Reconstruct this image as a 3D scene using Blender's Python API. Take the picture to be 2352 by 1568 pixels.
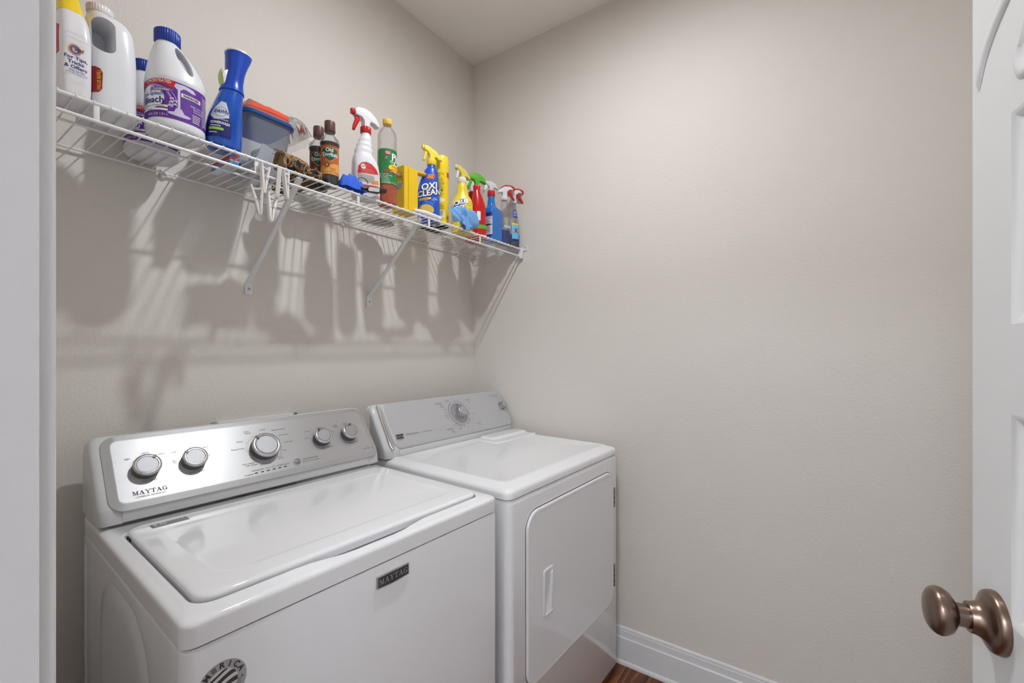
import bpy, bmesh, math, random
from mathutils import Vector, Matrix, noise

random.seed(7)
for o in list(bpy.data.objects):
    bpy.data.objects.remove(o)
SC = bpy.context.scene
COL = SC.collection
R = math.radians

# ------------------------------------------------------------------ camera
CAM_H = 1.315
cam = bpy.data.cameras.new('camera')
cam.sensor_width = 36.0
cam.lens = 1008.68 / 2352 * 36.0
cam.shift_y = 18.4 / 2352
cam.clip_start = 0.01
camo = bpy.data.objects.new('camera', cam)
COL.objects.link(camo)
camo.location = (0, 0, CAM_H)
camo.rotation_euler = (R(90), 0, R(-55.636))
SC.camera = camo

# ------------------------------------------------------------------ world, light, exposure
w = bpy.data.worlds.new('world')
SC.world = w
w.use_nodes = True
w.node_tree.nodes['Background'].inputs[0].default_value = (0.95, 0.97, 1.0, 1)
w.node_tree.nodes['Background'].inputs[1].default_value = 0.05
LAMP_POS = (0.92, 0.50)            # round LED lamp in the laundry room ceiling
LAMP_R = 0.033
LAMP_STRENGTH = 1080.0
FILL_PANELS = ((-2.45, 0.60, 19.5), (-2.2, -1.05, 16.5))   # added fill lights, unseen, outside the doorway: x, y, strength
SC.view_settings.view_transform = 'Standard'
SC.view_settings.look = 'None'
SC.view_settings.exposure = 0.50
SC.view_settings.gamma = 1.0
SC.view_settings.use_curve_mapping = False

# ------------------------------------------------------------------ room numbers (metres, camera foot = origin)
XL, XR = 0.078, 1.7876      # room faces of the left and right wall
YF, YB = -0.42, 1.4687      # front and back wall
ZC = 2.804                  # ceiling
J0, J1 = -0.215, 0.52       # door opening
SHZ = 1.803                 # top of the wire shelf deck
SHY = 1.163                 # front lip of the shelf

# ------------------------------------------------------------------ material helpers
def lin(c):
    return tuple(((v / 255) / 12.92 if v / 255 <= 0.04045 else ((v / 255 + 0.055) / 1.055) ** 2.4) for v in c) + (1.0,)

MATS = {}
def mat(name, rgb, rough=0.4, metal=0.0, bump=0.0, bscale=200.0, var=0.0, vscale=8.0, spec=0.5, trans=0.0, coat=0.0,
        sss=0.0, emit=0.0, stretch=None, ior=1.45):
    """procedural principled material; var = amount of noise in the colour, bump = height in metres"""
    if name in MATS:
        return MATS[name]
    m = bpy.data.materials.new(name)
    m.use_nodes = True
    nt = m.node_tree
    b = nt.nodes['Principled BSDF']
    b.inputs['Base Color'].default_value = lin(rgb)
    b.inputs['Roughness'].default_value = rough
    b.inputs['Metallic'].default_value = metal
    b.inputs['Specular IOR Level'].default_value = spec
    b.inputs['IOR'].default_value = ior
    b.inputs['Transmission Weight'].default_value = trans
    b.inputs['Coat Weight'].default_value = coat
    if sss:
        b.inputs['Subsurface Weight'].default_value = sss
        b.inputs['Subsurface Radius'].default_value = (0.01, 0.01, 0.01)
        b.inputs['Subsurface Scale'].default_value = 0.6
    if emit:
        b.inputs['Emission Color'].default_value = lin(rgb)
        b.inputs['Emission Strength'].default_value = emit
    tc = nt.nodes.new('ShaderNodeTexCoord')
    mp = nt.nodes.new('ShaderNodeMapping')
    nt.links.new(tc.outputs['Object'], mp.inputs[0])
    if stretch:
        mp.inputs['Scale'].default_value = stretch
    n = nt.nodes.new('ShaderNodeTexNoise')
    n.inputs['Scale'].default_value = vscale
    n.inputs['Detail'].default_value = 4
    nt.links.new(mp.outputs[0], n.inputs['Vector'])
    ramp = nt.nodes.new('ShaderNodeMapRange')
    ramp.inputs['To Min'].default_value = 1 - var
    ramp.inputs['To Max'].default_value = 1 + var
    nt.links.new(n.outputs['Fac'], ramp.inputs['Value'])
    mx = nt.nodes.new('ShaderNodeMix')
    mx.data_type = 'RGBA'
    mx.blend_type = 'MULTIPLY'
    mx.inputs['Factor'].default_value = 1
    mx.inputs['A'].default_value = lin(rgb)
    nt.links.new(ramp.outputs[0], mx.inputs['B'])
    nt.links.new(mx.outputs['Result'], b.inputs['Base Color'])
    if bump:
        n2 = nt.nodes.new('ShaderNodeTexNoise')
        n2.inputs['Scale'].default_value = bscale
        n2.inputs['Detail'].default_value = 3
        nt.links.new(mp.outputs[0], n2.inputs['Vector'])
        bp = nt.nodes.new('ShaderNodeBump')
        bp.inputs['Strength'].default_value = 1.0
        bp.inputs['Distance'].default_value = bump
        nt.links.new(n2.outputs['Fac'], bp.inputs['Height'])
        nt.links.new(bp.outputs[0], b.inputs['Normal'])
    MATS[name] = m
    return m

def clear(name, rgb, opacity=0.12, rough=0.05, gloss=0.5):
    """thin clear plastic: tinted transparency, a little milky diffuse, and a fresnel gloss"""
    if name in MATS:
        return MATS[name]
    m = bpy.data.materials.new(name)
    m.use_nodes = True
    nt = m.node_tree
    nt.nodes.clear()
    out = nt.nodes.new('ShaderNodeOutputMaterial')
    tr = nt.nodes.new('ShaderNodeBsdfTransparent')
    tr.inputs[0].default_value = lin(rgb)
    df = nt.nodes.new('ShaderNodeBsdfDiffuse')
    df.inputs[0].default_value = lin(rgb)
    gl = nt.nodes.new('ShaderNodeBsdfGlossy')
    gl.inputs['Roughness'].default_value = rough
    n = nt.nodes.new('ShaderNodeTexNoise')
    n.inputs['Scale'].default_value = 40
    mr = nt.nodes.new('ShaderNodeMapRange')
    mr.inputs['To Min'].default_value = opacity * 0.7
    mr.inputs['To Max'].default_value = opacity * 1.3
    nt.links.new(n.outputs['Fac'], mr.inputs['Value'])
    m1 = nt.nodes.new('ShaderNodeMixShader')
    nt.links.new(mr.outputs[0], m1.inputs[0])
    nt.links.new(tr.outputs[0], m1.inputs[1])
    nt.links.new(df.outputs[0], m1.inputs[2])
    lw = nt.nodes.new('ShaderNodeFresnel')
    lw.inputs['IOR'].default_value = 1.4
    mm = nt.nodes.new('ShaderNodeMath')
    mm.operation = 'MULTIPLY'
    mm.inputs[1].default_value = gloss
    nt.links.new(lw.outputs[0], mm.inputs[0])
    m2 = nt.nodes.new('ShaderNodeMixShader')
    nt.links.new(mm.outputs[0], m2.inputs[0])
    nt.links.new(m1.outputs[0], m2.inputs[1])
    nt.links.new(gl.outputs[0], m2.inputs[2])
    nt.links.new(m2.outputs[0], out.inputs[0])
    MATS[name] = m
    return m

def wall_mat(name, rgb, bump):
    """painted drywall with an orange-peel finish"""
    m = mat(name, rgb, rough=0.62, spec=0.3, var=0.012, vscale=3.0)
    nt = m.node_tree
    b = nt.nodes['Principled BSDF']
    tc = nt.nodes.new('ShaderNodeTexCoord')
    a = nt.nodes.new('ShaderNodeTexNoise')
    a.inputs['Scale'].default_value = 150
    a.inputs['Detail'].default_value = 2.5
    a.inputs['Distortion'].default_value = 0.6
    nt.links.new(tc.outputs['Object'], a.inputs['Vector'])
    bp = nt.nodes.new('ShaderNodeBump')
    bp.inputs['Distance'].default_value = bump
    bp.inputs['Strength'].default_value = 1
    nt.links.new(a.outputs['Fac'], bp.inputs['Height'])
    nt.links.new(bp.outputs[0], b.inputs['Normal'])
    return m

def wood_mat(name, dark, mid, light):
    m = bpy.data.materials.new(name)
    m.use_nodes = True
    nt = m.node_tree
    b = nt.nodes['Principled BSDF']
    b.inputs['Roughness'].default_value = 0.32
    tc = nt.nodes.new('ShaderNodeTexCoord')
    oi = nt.nodes.new('ShaderNodeObjectInfo')
    ad = nt.nodes.new('ShaderNodeVectorMath')
    ad.operation = 'ADD'
    sc = nt.nodes.new('ShaderNodeVectorMath')
    sc.operation = 'SCALE'
    sc.inputs['Scale'].default_value = 13.0
    nt.links.new(oi.outputs['Random'], sc.inputs[0])
    nt.links.new(tc.outputs['Object'], ad.inputs[0])
    nt.links.new(sc.outputs[0], ad.inputs[1])
    mp = nt.nodes.new('ShaderNodeMapping')
    mp.inputs['Scale'].default_value = (2.2, 24, 24)
    nt.links.new(ad.outputs[0], mp.inputs[0])
    n = nt.nodes.new('ShaderNodeTexNoise')
    n.inputs['Scale'].default_value = 1.6
    n.inputs['Detail'].default_value = 9
    n.inputs['Roughness'].default_value = 0.62
    n.inputs['Distortion'].default_value = 0.8
    nt.links.new(mp.outputs[0], n.inputs['Vector'])
    cr = nt.nodes.new('ShaderNodeValToRGB')
    e = cr.color_ramp.elements
    e[0].position = 0.33; e[0].color = lin(dark)
    e[1].position = 0.68; e[1].color = lin(light)
    k = cr.color_ramp.elements.new(0.5); k.color = lin(mid)
    nt.links.new(n.outputs['Fac'], cr.inputs[0])
    nt.links.new(cr.outputs[0], b.inputs['Base Color'])
    bp = nt.nodes.new('ShaderNodeBump')
    bp.inputs['Distance'].default_value = 0.0006
    nt.links.new(n.outputs['Fac'], bp.inputs['Height'])
    nt.links.new(bp.outputs[0], b.inputs['Normal'])
    return m

# ------------------------------------------------------------------ object helpers
def tag(o, label=None, cat=None, group=None, kind=None):
    if label: o['label'] = label
    if cat: o['category'] = cat
    if group: o['group'] = group
    if kind: o['kind'] = kind
    return o

def thing(name, label, cat, loc=(0, 0, 0), rz=0.0, group=None, rot=None):
    o = bpy.data.objects.new(name, None)
    o.empty_display_size = 0.05
    COL.objects.link(o)
    o.location = loc
    o.rotation_euler = rot if rot else (0, 0, rz)
    return tag(o, label, cat, group)

def obj(name, me, m, parent=None, smooth=35):
    if isinstance(me, tuple):
        d = bpy.data.meshes.new(name)
        d.from_pydata([tuple(v) for v in me[0]], [], me[1])
        me = d
    me.name = name
    if m is not None:
        me.materials.clear()
        me.materials.append(m)
    if smooth:
        me.shade_smooth()
        me.set_sharp_from_angle(angle=R(smooth))
    o = bpy.data.objects.new(name, me)
    COL.objects.link(o)
    o.parent = parent
    return o

def dup(root, loc=None, rz=None, label=None):
    r = root.copy(); COL.objects.link(r)
    if loc is not None: r.location = loc
    if rz is not None: r.rotation_euler = (0, 0, rz)
    if label: r['label'] = label
    for ch in list(root.children):
        c = ch.copy(); COL.objects.link(c); c.parent = r
        for g in list(ch.children):
            d = g.copy(); COL.objects.link(d); d.parent = c
    return r

def join(*ms):
    V, F = [], []
    for v, f in ms:
        k = len(V)
        V += [tuple(p) for p in v]
        F += [tuple(i + k for i in q) for q in f]
    return V, F

def move(m, off=(0, 0, 0), M=None):
    return [(M @ Vector(v) if M else Vector(v)) + Vector(off) for v in m[0]], m[1]

def bm_out(bm):
    bmesh.ops.recalc_face_normals(bm, faces=bm.faces)
    bm.verts.index_update()
    r = ([v.co.copy() for v in bm.verts], [tuple(v.index for v in f.verts) for f in bm.faces])
    bm.free()
    return r

def box(x0, x1, y0, y1, z0, z1, bev=0.0, seg=2):
    bm = bmesh.new()
    bmesh.ops.create_cube(bm, size=1)
    for v in bm.verts:
        v.co = Vector(((x0 + x1) / 2 + v.co.x * (x1 - x0), (y0 + y1) / 2 + v.co.y * (y1 - y0), (z0 + z1) / 2 + v.co.z * (z1 - z0)))
    if bev:
        bmesh.ops.bevel(bm, geom=bm.edges[:], offset=bev, segments=seg, affect='EDGES', profile=0.5)
    return bm_out(bm)

def prism(poly, h0, h1, axis='y', bev=0.0, seg=2):
    """closed 2-D outline pushed from h0 to h1 along an axis"""
    def P(a, b, h):
        return (a, h, b) if axis == 'y' else (a, b, h) if axis == 'z' else (h, a, b)
    bm = bmesh.new()
    lo = [bm.verts.new(P(a, b, h0)) for a, b in poly]
    hi = [bm.verts.new(P(a, b, h1)) for a, b in poly]
    bm.faces.new(lo); bm.faces.new(hi[::-1])
    n = len(poly)
    for i in range(n):
        bm.faces.new((lo[i], hi[i], hi[(i + 1) % n], lo[(i + 1) % n]))
    bmesh.ops.recalc_face_normals(bm, faces=bm.faces)
    if bev:
        es = [e for e in bm.edges if (e.verts[0] in lo) == (e.verts[1] in lo)]
        bmesh.ops.bevel(bm, geom=es, offset=bev, segments=seg, affect='EDGES', profile=0.5, clamp_overlap=True)
    return bm_out(bm)

def loft(rings, cap0=True, cap1=True):
    V, F = [], []
    n = len(rings[0])
    for r in rings:
        V += [tuple(p) for p in r]
    for k in range(len(rings) - 1):
        for i in range(n):
            j = (i + 1) % n
            F.append((k * n + i, k * n + j, (k + 1) * n + j, (k + 1) * n + i))
    if cap0: F.append(tuple(range(n))[::-1])
    if cap1: F.append(tuple(range((len(rings) - 1) * n, len(rings) * n)))
    return V, F

def lathe(prof, n=32, cx=0, cy=0, M=None, off=(0, 0, 0)):
    """profile of (radius, height) pairs spun about z"""
    rings = [[(cx + r * math.cos(2 * math.pi * i / n), cy + r * math.sin(2 * math.pi * i / n), z) for i in range(n)] for r, z in prof]
    m = loft(rings)
    return move(m, off, M) if (M or off != (0, 0, 0)) else m

def tube(pts, r, n=8, caps=True):
    """round bar along a list of points; r a number or list"""
    pts = [Vector(p) for p in pts]
    rs = r if isinstance(r, (list, tuple)) else [r] * len(pts)
    rings = []
    up = None
    for i, p in enumerate(pts):
        a = pts[max(i - 1, 0)]; b = pts[min(i + 1, len(pts) - 1)]
        t = (b - a).normalized()
        if up is None:
            up = Vector((0, 0, 1)) if abs(t.z) < 0.9 else Vector((1, 0, 0))
        s = t.cross(up).normalized()
        up = s.cross(t).normalized()
        rings.append([p + (s * math.cos(2 * math.pi * k / n) + up * math.sin(2 * math.pi * k / n)) * rs[i] for k in range(n)])
    return loft(rings, caps, caps)

def rr(x0, x1, y0, y1, r, z, seg=6, sub=8):
    """rounded rectangle ring, counter-clockwise, with `sub` extra points on each side"""
    pts = []
    cs = [(x1 - r, y0 + r, -90), (x1 - r, y1 - r, 0), (x0 + r, y1 - r, 90), (x0 + r, y0 + r, 180)]
    for k, (cx, cy, a0) in enumerate(cs):
        arc = [(cx + r * math.cos(R(a0 + 90 * i / seg)), cy + r * math.sin(R(a0 + 90 * i / seg))) for i in range(seg + 1)]
        if k:
            p = pts[-1]; q = arc[0]
            for i in range(1, sub):
                pts.append((p[0] + (q[0] - p[0]) * i / sub, p[1] + (q[1] - p[1]) * i / sub))
        pts += arc
    p = pts[-1]; q = pts[0]
    for i in range(1, sub):
        pts.append((p[0] + (q[0] - p[0]) * i / sub, p[1] + (q[1] - p[1]) * i / sub))
    return [(a, b, z) for a, b in pts]

def evaluated(o):
    dg = bpy.context.evaluated_depsgraph_get()
    me = bpy.data.meshes.new_from_object(o.evaluated_get(dg))
    return me

def clean_mesh(name, m):
    d = bpy.data.meshes.new(name)
    d.from_pydata([tuple(v) for v in m[0]], [], m[1])
    bm = bmesh.new()
    bm.from_mesh(d)
    bmesh.ops.recalc_face_normals(bm, faces=bm.faces)
    bm.to_mesh(d)
    bm.free()
    return d

def modified(me_tuple, mods):
    """run modifiers on a temporary object and return the finished mesh"""
    d = clean_mesh('tmp', me_tuple)
    o = bpy.data.objects.new('tmp', d)
    COL.objects.link(o)
    extra = []
    for typ, kw in mods:
        m = o.modifiers.new(typ, typ)
        for k, v in kw.items():
            if k == 'cut':
                d2 = clean_mesh('cut', v)
                o2 = bpy.data.objects.new('cut', d2)
                COL.objects.link(o2)
                m.object = o2
                extra.append(o2)
            else:
                setattr(m, k, v)
    bpy.context.view_layer.update()
    me = evaluated(o)
    for q in extra + [o]:
        bpy.data.objects.remove(q)
    return me

# ------------------------------------------------------------------ flat print: text and shapes mapped onto a surface
TXT = {}
def text2d(s, size=1.0, align='CENTER', bold=0.0, shear=0.0, space=1.0):
    key = (s, align, bold, shear, space)
    if key not in TXT:
        c = bpy.data.curves.new('t', 'FONT')
        c.body = s
        c.size = 1.0
        c.align_x = align
        c.align_y = 'CENTER'
        c.offset = bold
        c.shear = shear
        c.space_character = space
        c.resolution_u = 3
        o = bpy.data.objects.new('t', c)
        COL.objects.link(o)
        bpy.context.view_layer.update()
        me = evaluated(o)
        TXT[key] = ([(v.co.x, v.co.y) for v in me.vertices], [tuple(p.vertices) for p in me.polygons])
        bpy.data.objects.remove(o)
        bpy.data.meshes.remove(me)
    V, F = TXT[key]
    return [(x * size, y * size) for x, y in V], F

SERIF = {
 'M': (1.18, [[(0, 0), (.38, 0), (.38, .09), (0, .09)], [(0, .91), (.3, .91), (.3, 1), (0, 1)], [(.13, 0), (.23, 0), (.23, 1), (.13, 1)],
       [(.82, 0), (1.04, 0), (1.04, 1), (.82, 1)], [(.7, 0), (1.16, 0), (1.16, .09), (.7, .09)], [(.88, .91), (1.16, .91), (1.16, 1), (.88, 1)],
       [(.12, 1), (.50, .06), (.68, .06), (.36, 1)], [(.54, .06), (.64, .06), (.94, 1), (.82, 1)]]),
 'A': (1.08, [[(.13, 0), (.23, 0), (.54, 1), (.42, 1)], [(.40, 1), (.68, 0), (.96, 0), (.60, 1)], [(.25, .3), (.78, .3), (.76, .39), (.27, .39)],
       [(0, 0), (.36, 0), (.36, .09), (0, .09)], [(.56, 0), (1.06, 0), (1.06, .09), (.56, .09)]]),
 'Y': (1.02, [[(.04, 1), (.40, .42), (.60, .42), (.30, 1)], [(.50, .42), (.60, .42), (.92, 1), (.80, 1)], [(.38, 0), (.60, 0), (.60, .48), (.38, .48)],
       [(.24, 0), (.74, 0), (.74, .09), (.24, .09)], [(-.04, .91), (.42, .91), (.42, 1), (-.04, 1)], [(.66, .91), (1.04, .91), (1.04, 1), (.66, 1)]]),
 'T': (.96, [[(0, .9), (.92, .9), (.92, 1), (0, 1)], [(.35, 0), (.57, 0), (.57, 1), (.35, 1)], [(.22, 0), (.7, 0), (.7, .09), (.22, .09)],
       [(0, .66), (.04, .66), (.12, .9), (0, .9)], [(.88, .66), (.92, .66), (.92, .9), (.8, .9)]]),
 'G': (1.04, [[(.66, .04), (.86, .04), (.86, .46), (.66, .46)], [(.5, .4), (.98, .4), (.98, .48), (.5, .48)], [(.8, .66), (.86, .66), (.86, .98), (.8, .98)]]
       + [[(.5 + .5 * math.cos(R(a)), .5 + .52 * math.sin(R(a))), (.5 + .5 * math.cos(R(a + 15)), .5 + .52 * math.sin(R(a + 15))),
           (.52 + .28 * math.cos(R(a + 15)), .5 + .42 * math.sin(R(a + 15))), (.52 + .28 * math.cos(R(a)), .5 + .42 * math.sin(R(a)))] for a in range(40, 330, 15)]),
}
def serif2d(word, size, gap=.04):
    V, F = [], []
    x = 0
    for ch in word:
        wd, polys = SERIF[ch]
        for p in polys:
            k = len(V)
            V += [((x + a) * size, (b - .5) * size) for a, b in p]
            F.append(tuple(range(k, k + len(p))))
        x += wd + gap
    tot = (x - gap) * size
    return [(a - tot / 2, b) for a, b in V], F

def rect2d(x0, x1, y0, y1, nx=8, ny=2):
    V = [(x0 + (x1 - x0) * i / nx, y0 + (y1 - y0) * j / ny) for j in range(ny + 1) for i in range(nx + 1)]
    F = [(j * (nx + 1) + i, j * (nx + 1) + i + 1, (j + 1) * (nx + 1) + i + 1, (j + 1) * (nx + 1) + i) for j in range(ny) for i in range(nx)]
    return V, F

def disc2d(pts, K=5, c=None):
    """filled star-shaped outline made of K rings so that it can be bent"""
    n = len(pts)
    if K > 1:
        q = []
        for i in range(n):
            a, b = pts[i], pts[(i + 1) % n]
            m = max(1, int(math.hypot(b[0] - a[0], b[1] - a[1]) / .0045))
            q += [(a[0] + (b[0] - a[0]) * k / m, a[1] + (b[1] - a[1]) * k / m) for k in range(m)]
        c = c or (sum(p[0] for p in pts) / n, sum(p[1] for p in pts) / n)
        pts, n = q, len(q)
    cx = sum(p[0] for p in pts) / n if c is None else c[0]
    cy = sum(p[1] for p in pts) / n if c is None else c[1]
    V = [(cx, cy)]
    F = []
    for k in range(1, K + 1):
        V += [(cx + (x - cx) * k / K, cy + (y - cy) * k / K) for x, y in pts]
    for i in range(n):
        j = (i + 1) % n
        F.append((0, 1 + i, 1 + j))
        for k in range(1, K):
            a = 1 + (k - 1) * n; b = 1 + k * n
            F.append((a + i, b + i, b + j, a + j))
    return V, F

def ell(cx, cy, a, b, n=28, rot=0):
    return [(cx + a * math.cos(t) * math.cos(rot) - b * math.sin(t) * math.sin(rot), cy + a * math.cos(t) * math.sin(rot) + b * math.sin(t) * math.cos(rot))
            for t in [2 * math.pi * i / n for i in range(n)]]

def ring2d(cx, cy, a, b, wd, a0=0, a1=360, n=32):
    V, F = [], []
    for i in range(n + 1):
        t = R(a0 + (a1 - a0) * i / n)
        V += [(cx + a * math.cos(t), cy + b * math.sin(t)), (cx + (a - wd) * math.cos(t), cy + (b - wd) * math.sin(t))]
    F = [(2 * i, 2 * i + 2, 2 * i + 3, 2 * i + 1) for i in range(n)]
    return V, F

def rrect2d(x0, x1, y0, y1, r, K=4):
    return disc2d([(a, b) for a, b, _ in rr(x0, x1, y0, y1, r, 0, 5, 5)], K)

def at2d(sh, dx, dy, rot=0.0, sx=1.0):
    c, s = math.cos(rot), math.sin(rot)
    return [(dx + sx * x * c - y * s, dy + sx * x * s + y * c) for x, y in sh[0]], sh[1]

def T(s, x, y, size, align='CENTER', bold=0.0, shear=0.0, rot=0.0, fit=None, space=1.0):
    V, F = text2d(s, size, align, bold, shear, space)
    sx = 1.0
    if fit and V:
        wd = max(v[0] for v in V) - min(v[0] for v in V)
        sx = fit / wd
    return at2d((V, F), x, y, rot, sx)

def lines(x0, x1, y0, dy, n, th, seed=1):
    """rows of print too small to read"""
    rd = random.Random(seed)
    out = []
    for k in range(n):
        x = x0
        y = y0 - k * dy
        end = x1 - (x1 - x0) * rd.random() * 0.25
        while x < end:
            wl = min((x1 - x0) * rd.uniform(.06, .16), end - x)
            out.append(rect2d(x, x + wl * .85, y - th / 2, y + th / 2, 1, 1))
            x += wl
    return out

def decal(name, shapes, mapper, m, parent, off=0.0004, label=None, split=False, stuff=False):
    """flat print on a surface; split = every shape an object of its own"""
    if split:
        for sh_ in shapes:
            decal(name, [sh_], mapper, m, parent, off, label)
        return None
    V, F = [], []
    for v, f in shapes:
        k = len(V)
        V += [mapper(a, b, off) for a, b in v]
        F += [tuple(i + k for i in q) for q in f]
    o = obj(name, (V, F), m, parent, smooth=0)
    if label: o['label'] = label
    if stuff: o['kind'] = 'stuff'
    return o

def planar(O, X, Y):
    O, X, Y = Vector(O), Vector(X).normalized(), Vector(Y).normalized()
    N = X.cross(Y)
    return lambda a, b, off: O + X * a + Y * b + N * off

# ------------------------------------------------------------------ bottle bodies: superellipse sections along z
class Body:
    """prof rows: (z, half width x, half depth y, centre x, squareness)"""
    def __init__(self, prof, n=48, dz=0.004, cy=0.0):
        self.p = prof; self.n = n; self.cyc = cy
        zs = []
        for (a, b) in zip(prof[:-1], prof[1:]):
            k = max(1, int(math.ceil((b[0] - a[0]) / dz)))
            zs += [a[0] + (b[0] - a[0]) * i / k for i in range(k)]
        zs.append(prof[-1][0])
        self.zs = zs
        self.slope = []
        P = prof
        for c in range(1, 5):
            d = [(P[i + 1][c] - P[i][c]) / max(P[i + 1][0] - P[i][0], 1e-6) for i in range(len(P) - 1)]
            m = [d[0]] + [0 if d[i - 1] * d[i] <= 0 else 2 * d[i - 1] * d[i] / (d[i - 1] + d[i]) for i in range(1, len(d))] + [d[-1]]
            self.slope.append(m)
        self.cache = {}
    def at(self, z):
        P = self.p
        z = min(max(z, P[0][0]), P[-1][0])
        i = 0
        while i < len(P) - 2 and z > P[i + 1][0]:
            i += 1
        h = max(P[i + 1][0] - P[i][0], 1e-6)
        t = (z - P[i][0]) / h
        out = []
        for c in range(1, 5):
            m = self.slope[c - 1]
            out.append((2 * t ** 3 - 3 * t ** 2 + 1) * P[i][c] + (t ** 3 - 2 * t ** 2 + t) * h * m[i] + (-2 * t ** 3 + 3 * t ** 2) * P[i + 1][c] + (t ** 3 - t ** 2) * h * m[i + 1])
        return out
    def pt(self, th, z, off=0.0):
        a, b, cx, e = self.at(z)
        c, s = math.cos(th), math.sin(th)
        k = (abs(c) ** e + abs(s) ** e) ** (-1 / e)
        x = c * k; y = s * k
        if off:
            nx = math.copysign(abs(x) ** (e - 1), x) / a; ny = math.copysign(abs(y) ** (e - 1), y) / b
            l = math.hypot(nx, ny) or 1
            return Vector((cx + a * x + nx / l * off, self.cyc + b * y + ny / l * off, z))
        return Vector((cx + a * x, self.cyc + b * y, z))
    def mesh(self):
        return loft([[self.pt(2 * math.pi * i / self.n, z) for i in range(self.n)] for z in self.zs])
    def fill(self, z1, off=-0.0012, z0=0.0015):
        zs = [z for z in self.zs if z0 < z < z1]
        zs = [z0] + zs + [z1]
        return loft([[self.pt(2 * math.pi * i / self.n, z, off) for i in range(self.n)] for z in zs])
    def mapper(self, th0):
        def tab(z):
            k = round(z, 3)
            if k not in self.cache:
                self.cache[k] = {}
            if th0 not in self.cache[k]:
                N = 240
                ths = [th0 + math.pi * (i / N * 2 - 1) for i in range(N + 1)]
                P = [self.pt(t, k) for t in ths]
                s = [0]
                for i in range(N):
                    s.append(s[-1] + (P[i + 1] - P[i]).length)
                mid = s[N // 2]
                self.cache[k][th0] = (ths, [v - mid for v in s])
            return self.cache[k][th0]
        import bisect
        def m(a, b, off):
            ths, ss = tab(b)
            i = min(max(bisect.bisect(ss, a) - 1, 0), len(ss) - 2)
            t = (a - ss[i]) / max(ss[i + 1] - ss[i], 1e-9)
            return self.pt(ths[i] + (ths[i + 1] - ths[i]) * t, b, off)
        return m

def ridged_cap(r, h, n=28, amp=0.0007, bev=0.002, z0=0.0):
    rings = []
    for rad, z in ((r - .001, 0), (r, .0015), (r, h - bev), (r - bev * .4, h - bev * .35), (r - bev, h), (r * .4, h)):
        ring = []
        for i in range(n * 4):
            t = 2 * math.pi * i / (n * 4)
            a = amp * (1 if (i % 4) < 2 else -1) if 0.0014 < z < h - bev * .5 else 0
            ring.append(((rad + a) * math.cos(t), (rad + a) * math.sin(t), z0 + z))
        rings.append(ring)
    return loft(rings)

# ================================================================== MATERIALS
M_WALL = wall_mat('wall_paint', (221, 215, 208), 0.0010)
M_CEIL = wall_mat('ceiling_paint', (243, 239, 233), 0.0005)
M_TRIM = mat('trim_white', (222, 222, 223), 0.35, var=0.01)
M_DOOR = mat('door_white', (222, 222, 221), 0.4, bump=0.0001, bscale=300, var=0.01)
M_WOOD = wood_mat('floor_wood', (52, 27, 15), (104, 58, 31), (148, 96, 58))
M_GAP = mat('dark_gap', (28, 27, 27), 0.8)
M_ENAMEL = mat('white_enamel', (236, 236, 238), 0.07, spec=0.55, var=0.006, coat=0.25)
M_ENAMEL2 = mat('white_enamel_top', (240, 240, 242), 0.07, spec=0.55, var=0.005, coat=0.3)
M_CAPGREY = mat('console_plastic', (212, 212, 212), 0.28, var=0.006)
M_GREYPRINT = mat('grey_print', (108, 108, 110), 0.6)
M_DARKPRINT = mat('dark_print', (62, 62, 64), 0.6)
M_CHROME = mat('chrome', (214, 214, 216), 0.16, metal=1.0, var=0.01)
M_SATIN = mat('satin_metal', (178, 178, 180), 0.42, metal=1.0, var=0.02, vscale=60)
M_KNOBGREY = mat('knob_grey', (88, 88, 90), 0.35)
M_WIRE = mat('white_vinyl_wire', (232, 231, 230), 0.35, var=0.01)
M_BRACKET = mat('white_bracket', (226, 226, 226), 0.4, var=0.01)
M_BRONZE = mat('antique_bronze', (134, 115, 103), 0.3, metal=1.0, var=0.16, vscale=30, bump=0.00008, bscale=220)

def brushed(name, rgb, rough=0.33):
    """horizontally brushed steel: streaks along local x"""
    m = mat(name, rgb, rough, metal=0.62, var=0.05, vscale=1.0, stretch=(9, 700, 700))
    nt = m.node_tree
    b = nt.nodes['Principled BSDF']
    b.inputs['Anisotropic'].default_value = 0.65
    b.inputs['Anisotropic Rotation'].default_value = 0.25
    tg = nt.nodes.new('ShaderNodeTangent')
    tg.direction_type = 'UV_MAP'
    nt.links.new(tg.outputs[0], b.inputs['Tangent'])
    return m
M_STEEL = brushed('brushed_steel', (192, 192, 193), 0.42)
M_SILVER = mat('silver_paint', (196, 196, 199), 0.4, metal=0.35, var=0.01)

def P_(name, rgb, rough=0.3, **k):
    return mat(name, rgb, rough, **k)
W_PLA = P_('white_plastic', (228, 226, 230), 0.25, sss=0.05, var=0.01)
W_HDPE = P_('white_hdpe', (226, 227, 231), 0.3, sss=0.08, var=0.01)
BLUE_CAP = P_('blue_cap', (22, 58, 158), 0.3)
RED = P_('red_plastic', (196, 28, 32), 0.3)
YEL = P_('yellow_plastic', (240, 208, 42), 0.35)
INK_W = P_('ink_white', (238, 238, 240), 0.5)
INK_N = P_('ink_navy', (34, 38, 120), 0.5)
INK_K = P_('ink_black', (30, 28, 30), 0.5)
INK_R = P_('ink_red', (196, 34, 40), 0.45)
INK_Y = P_('ink_yellow', (244, 206, 40), 0.45)
INK_B = P_('ink_blue', (36, 96, 190), 0.45)
INK_G = P_('ink_green', (44, 128, 62), 0.45)
INK_O = P_('ink_orange', (232, 140, 50), 0.45)
INK_GR = P_('ink_grey', (120, 120, 128), 0.5)
CLEAR = clear('clear_plastic', (246, 246, 246), 0.045, 0.06, 0.55)
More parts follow.
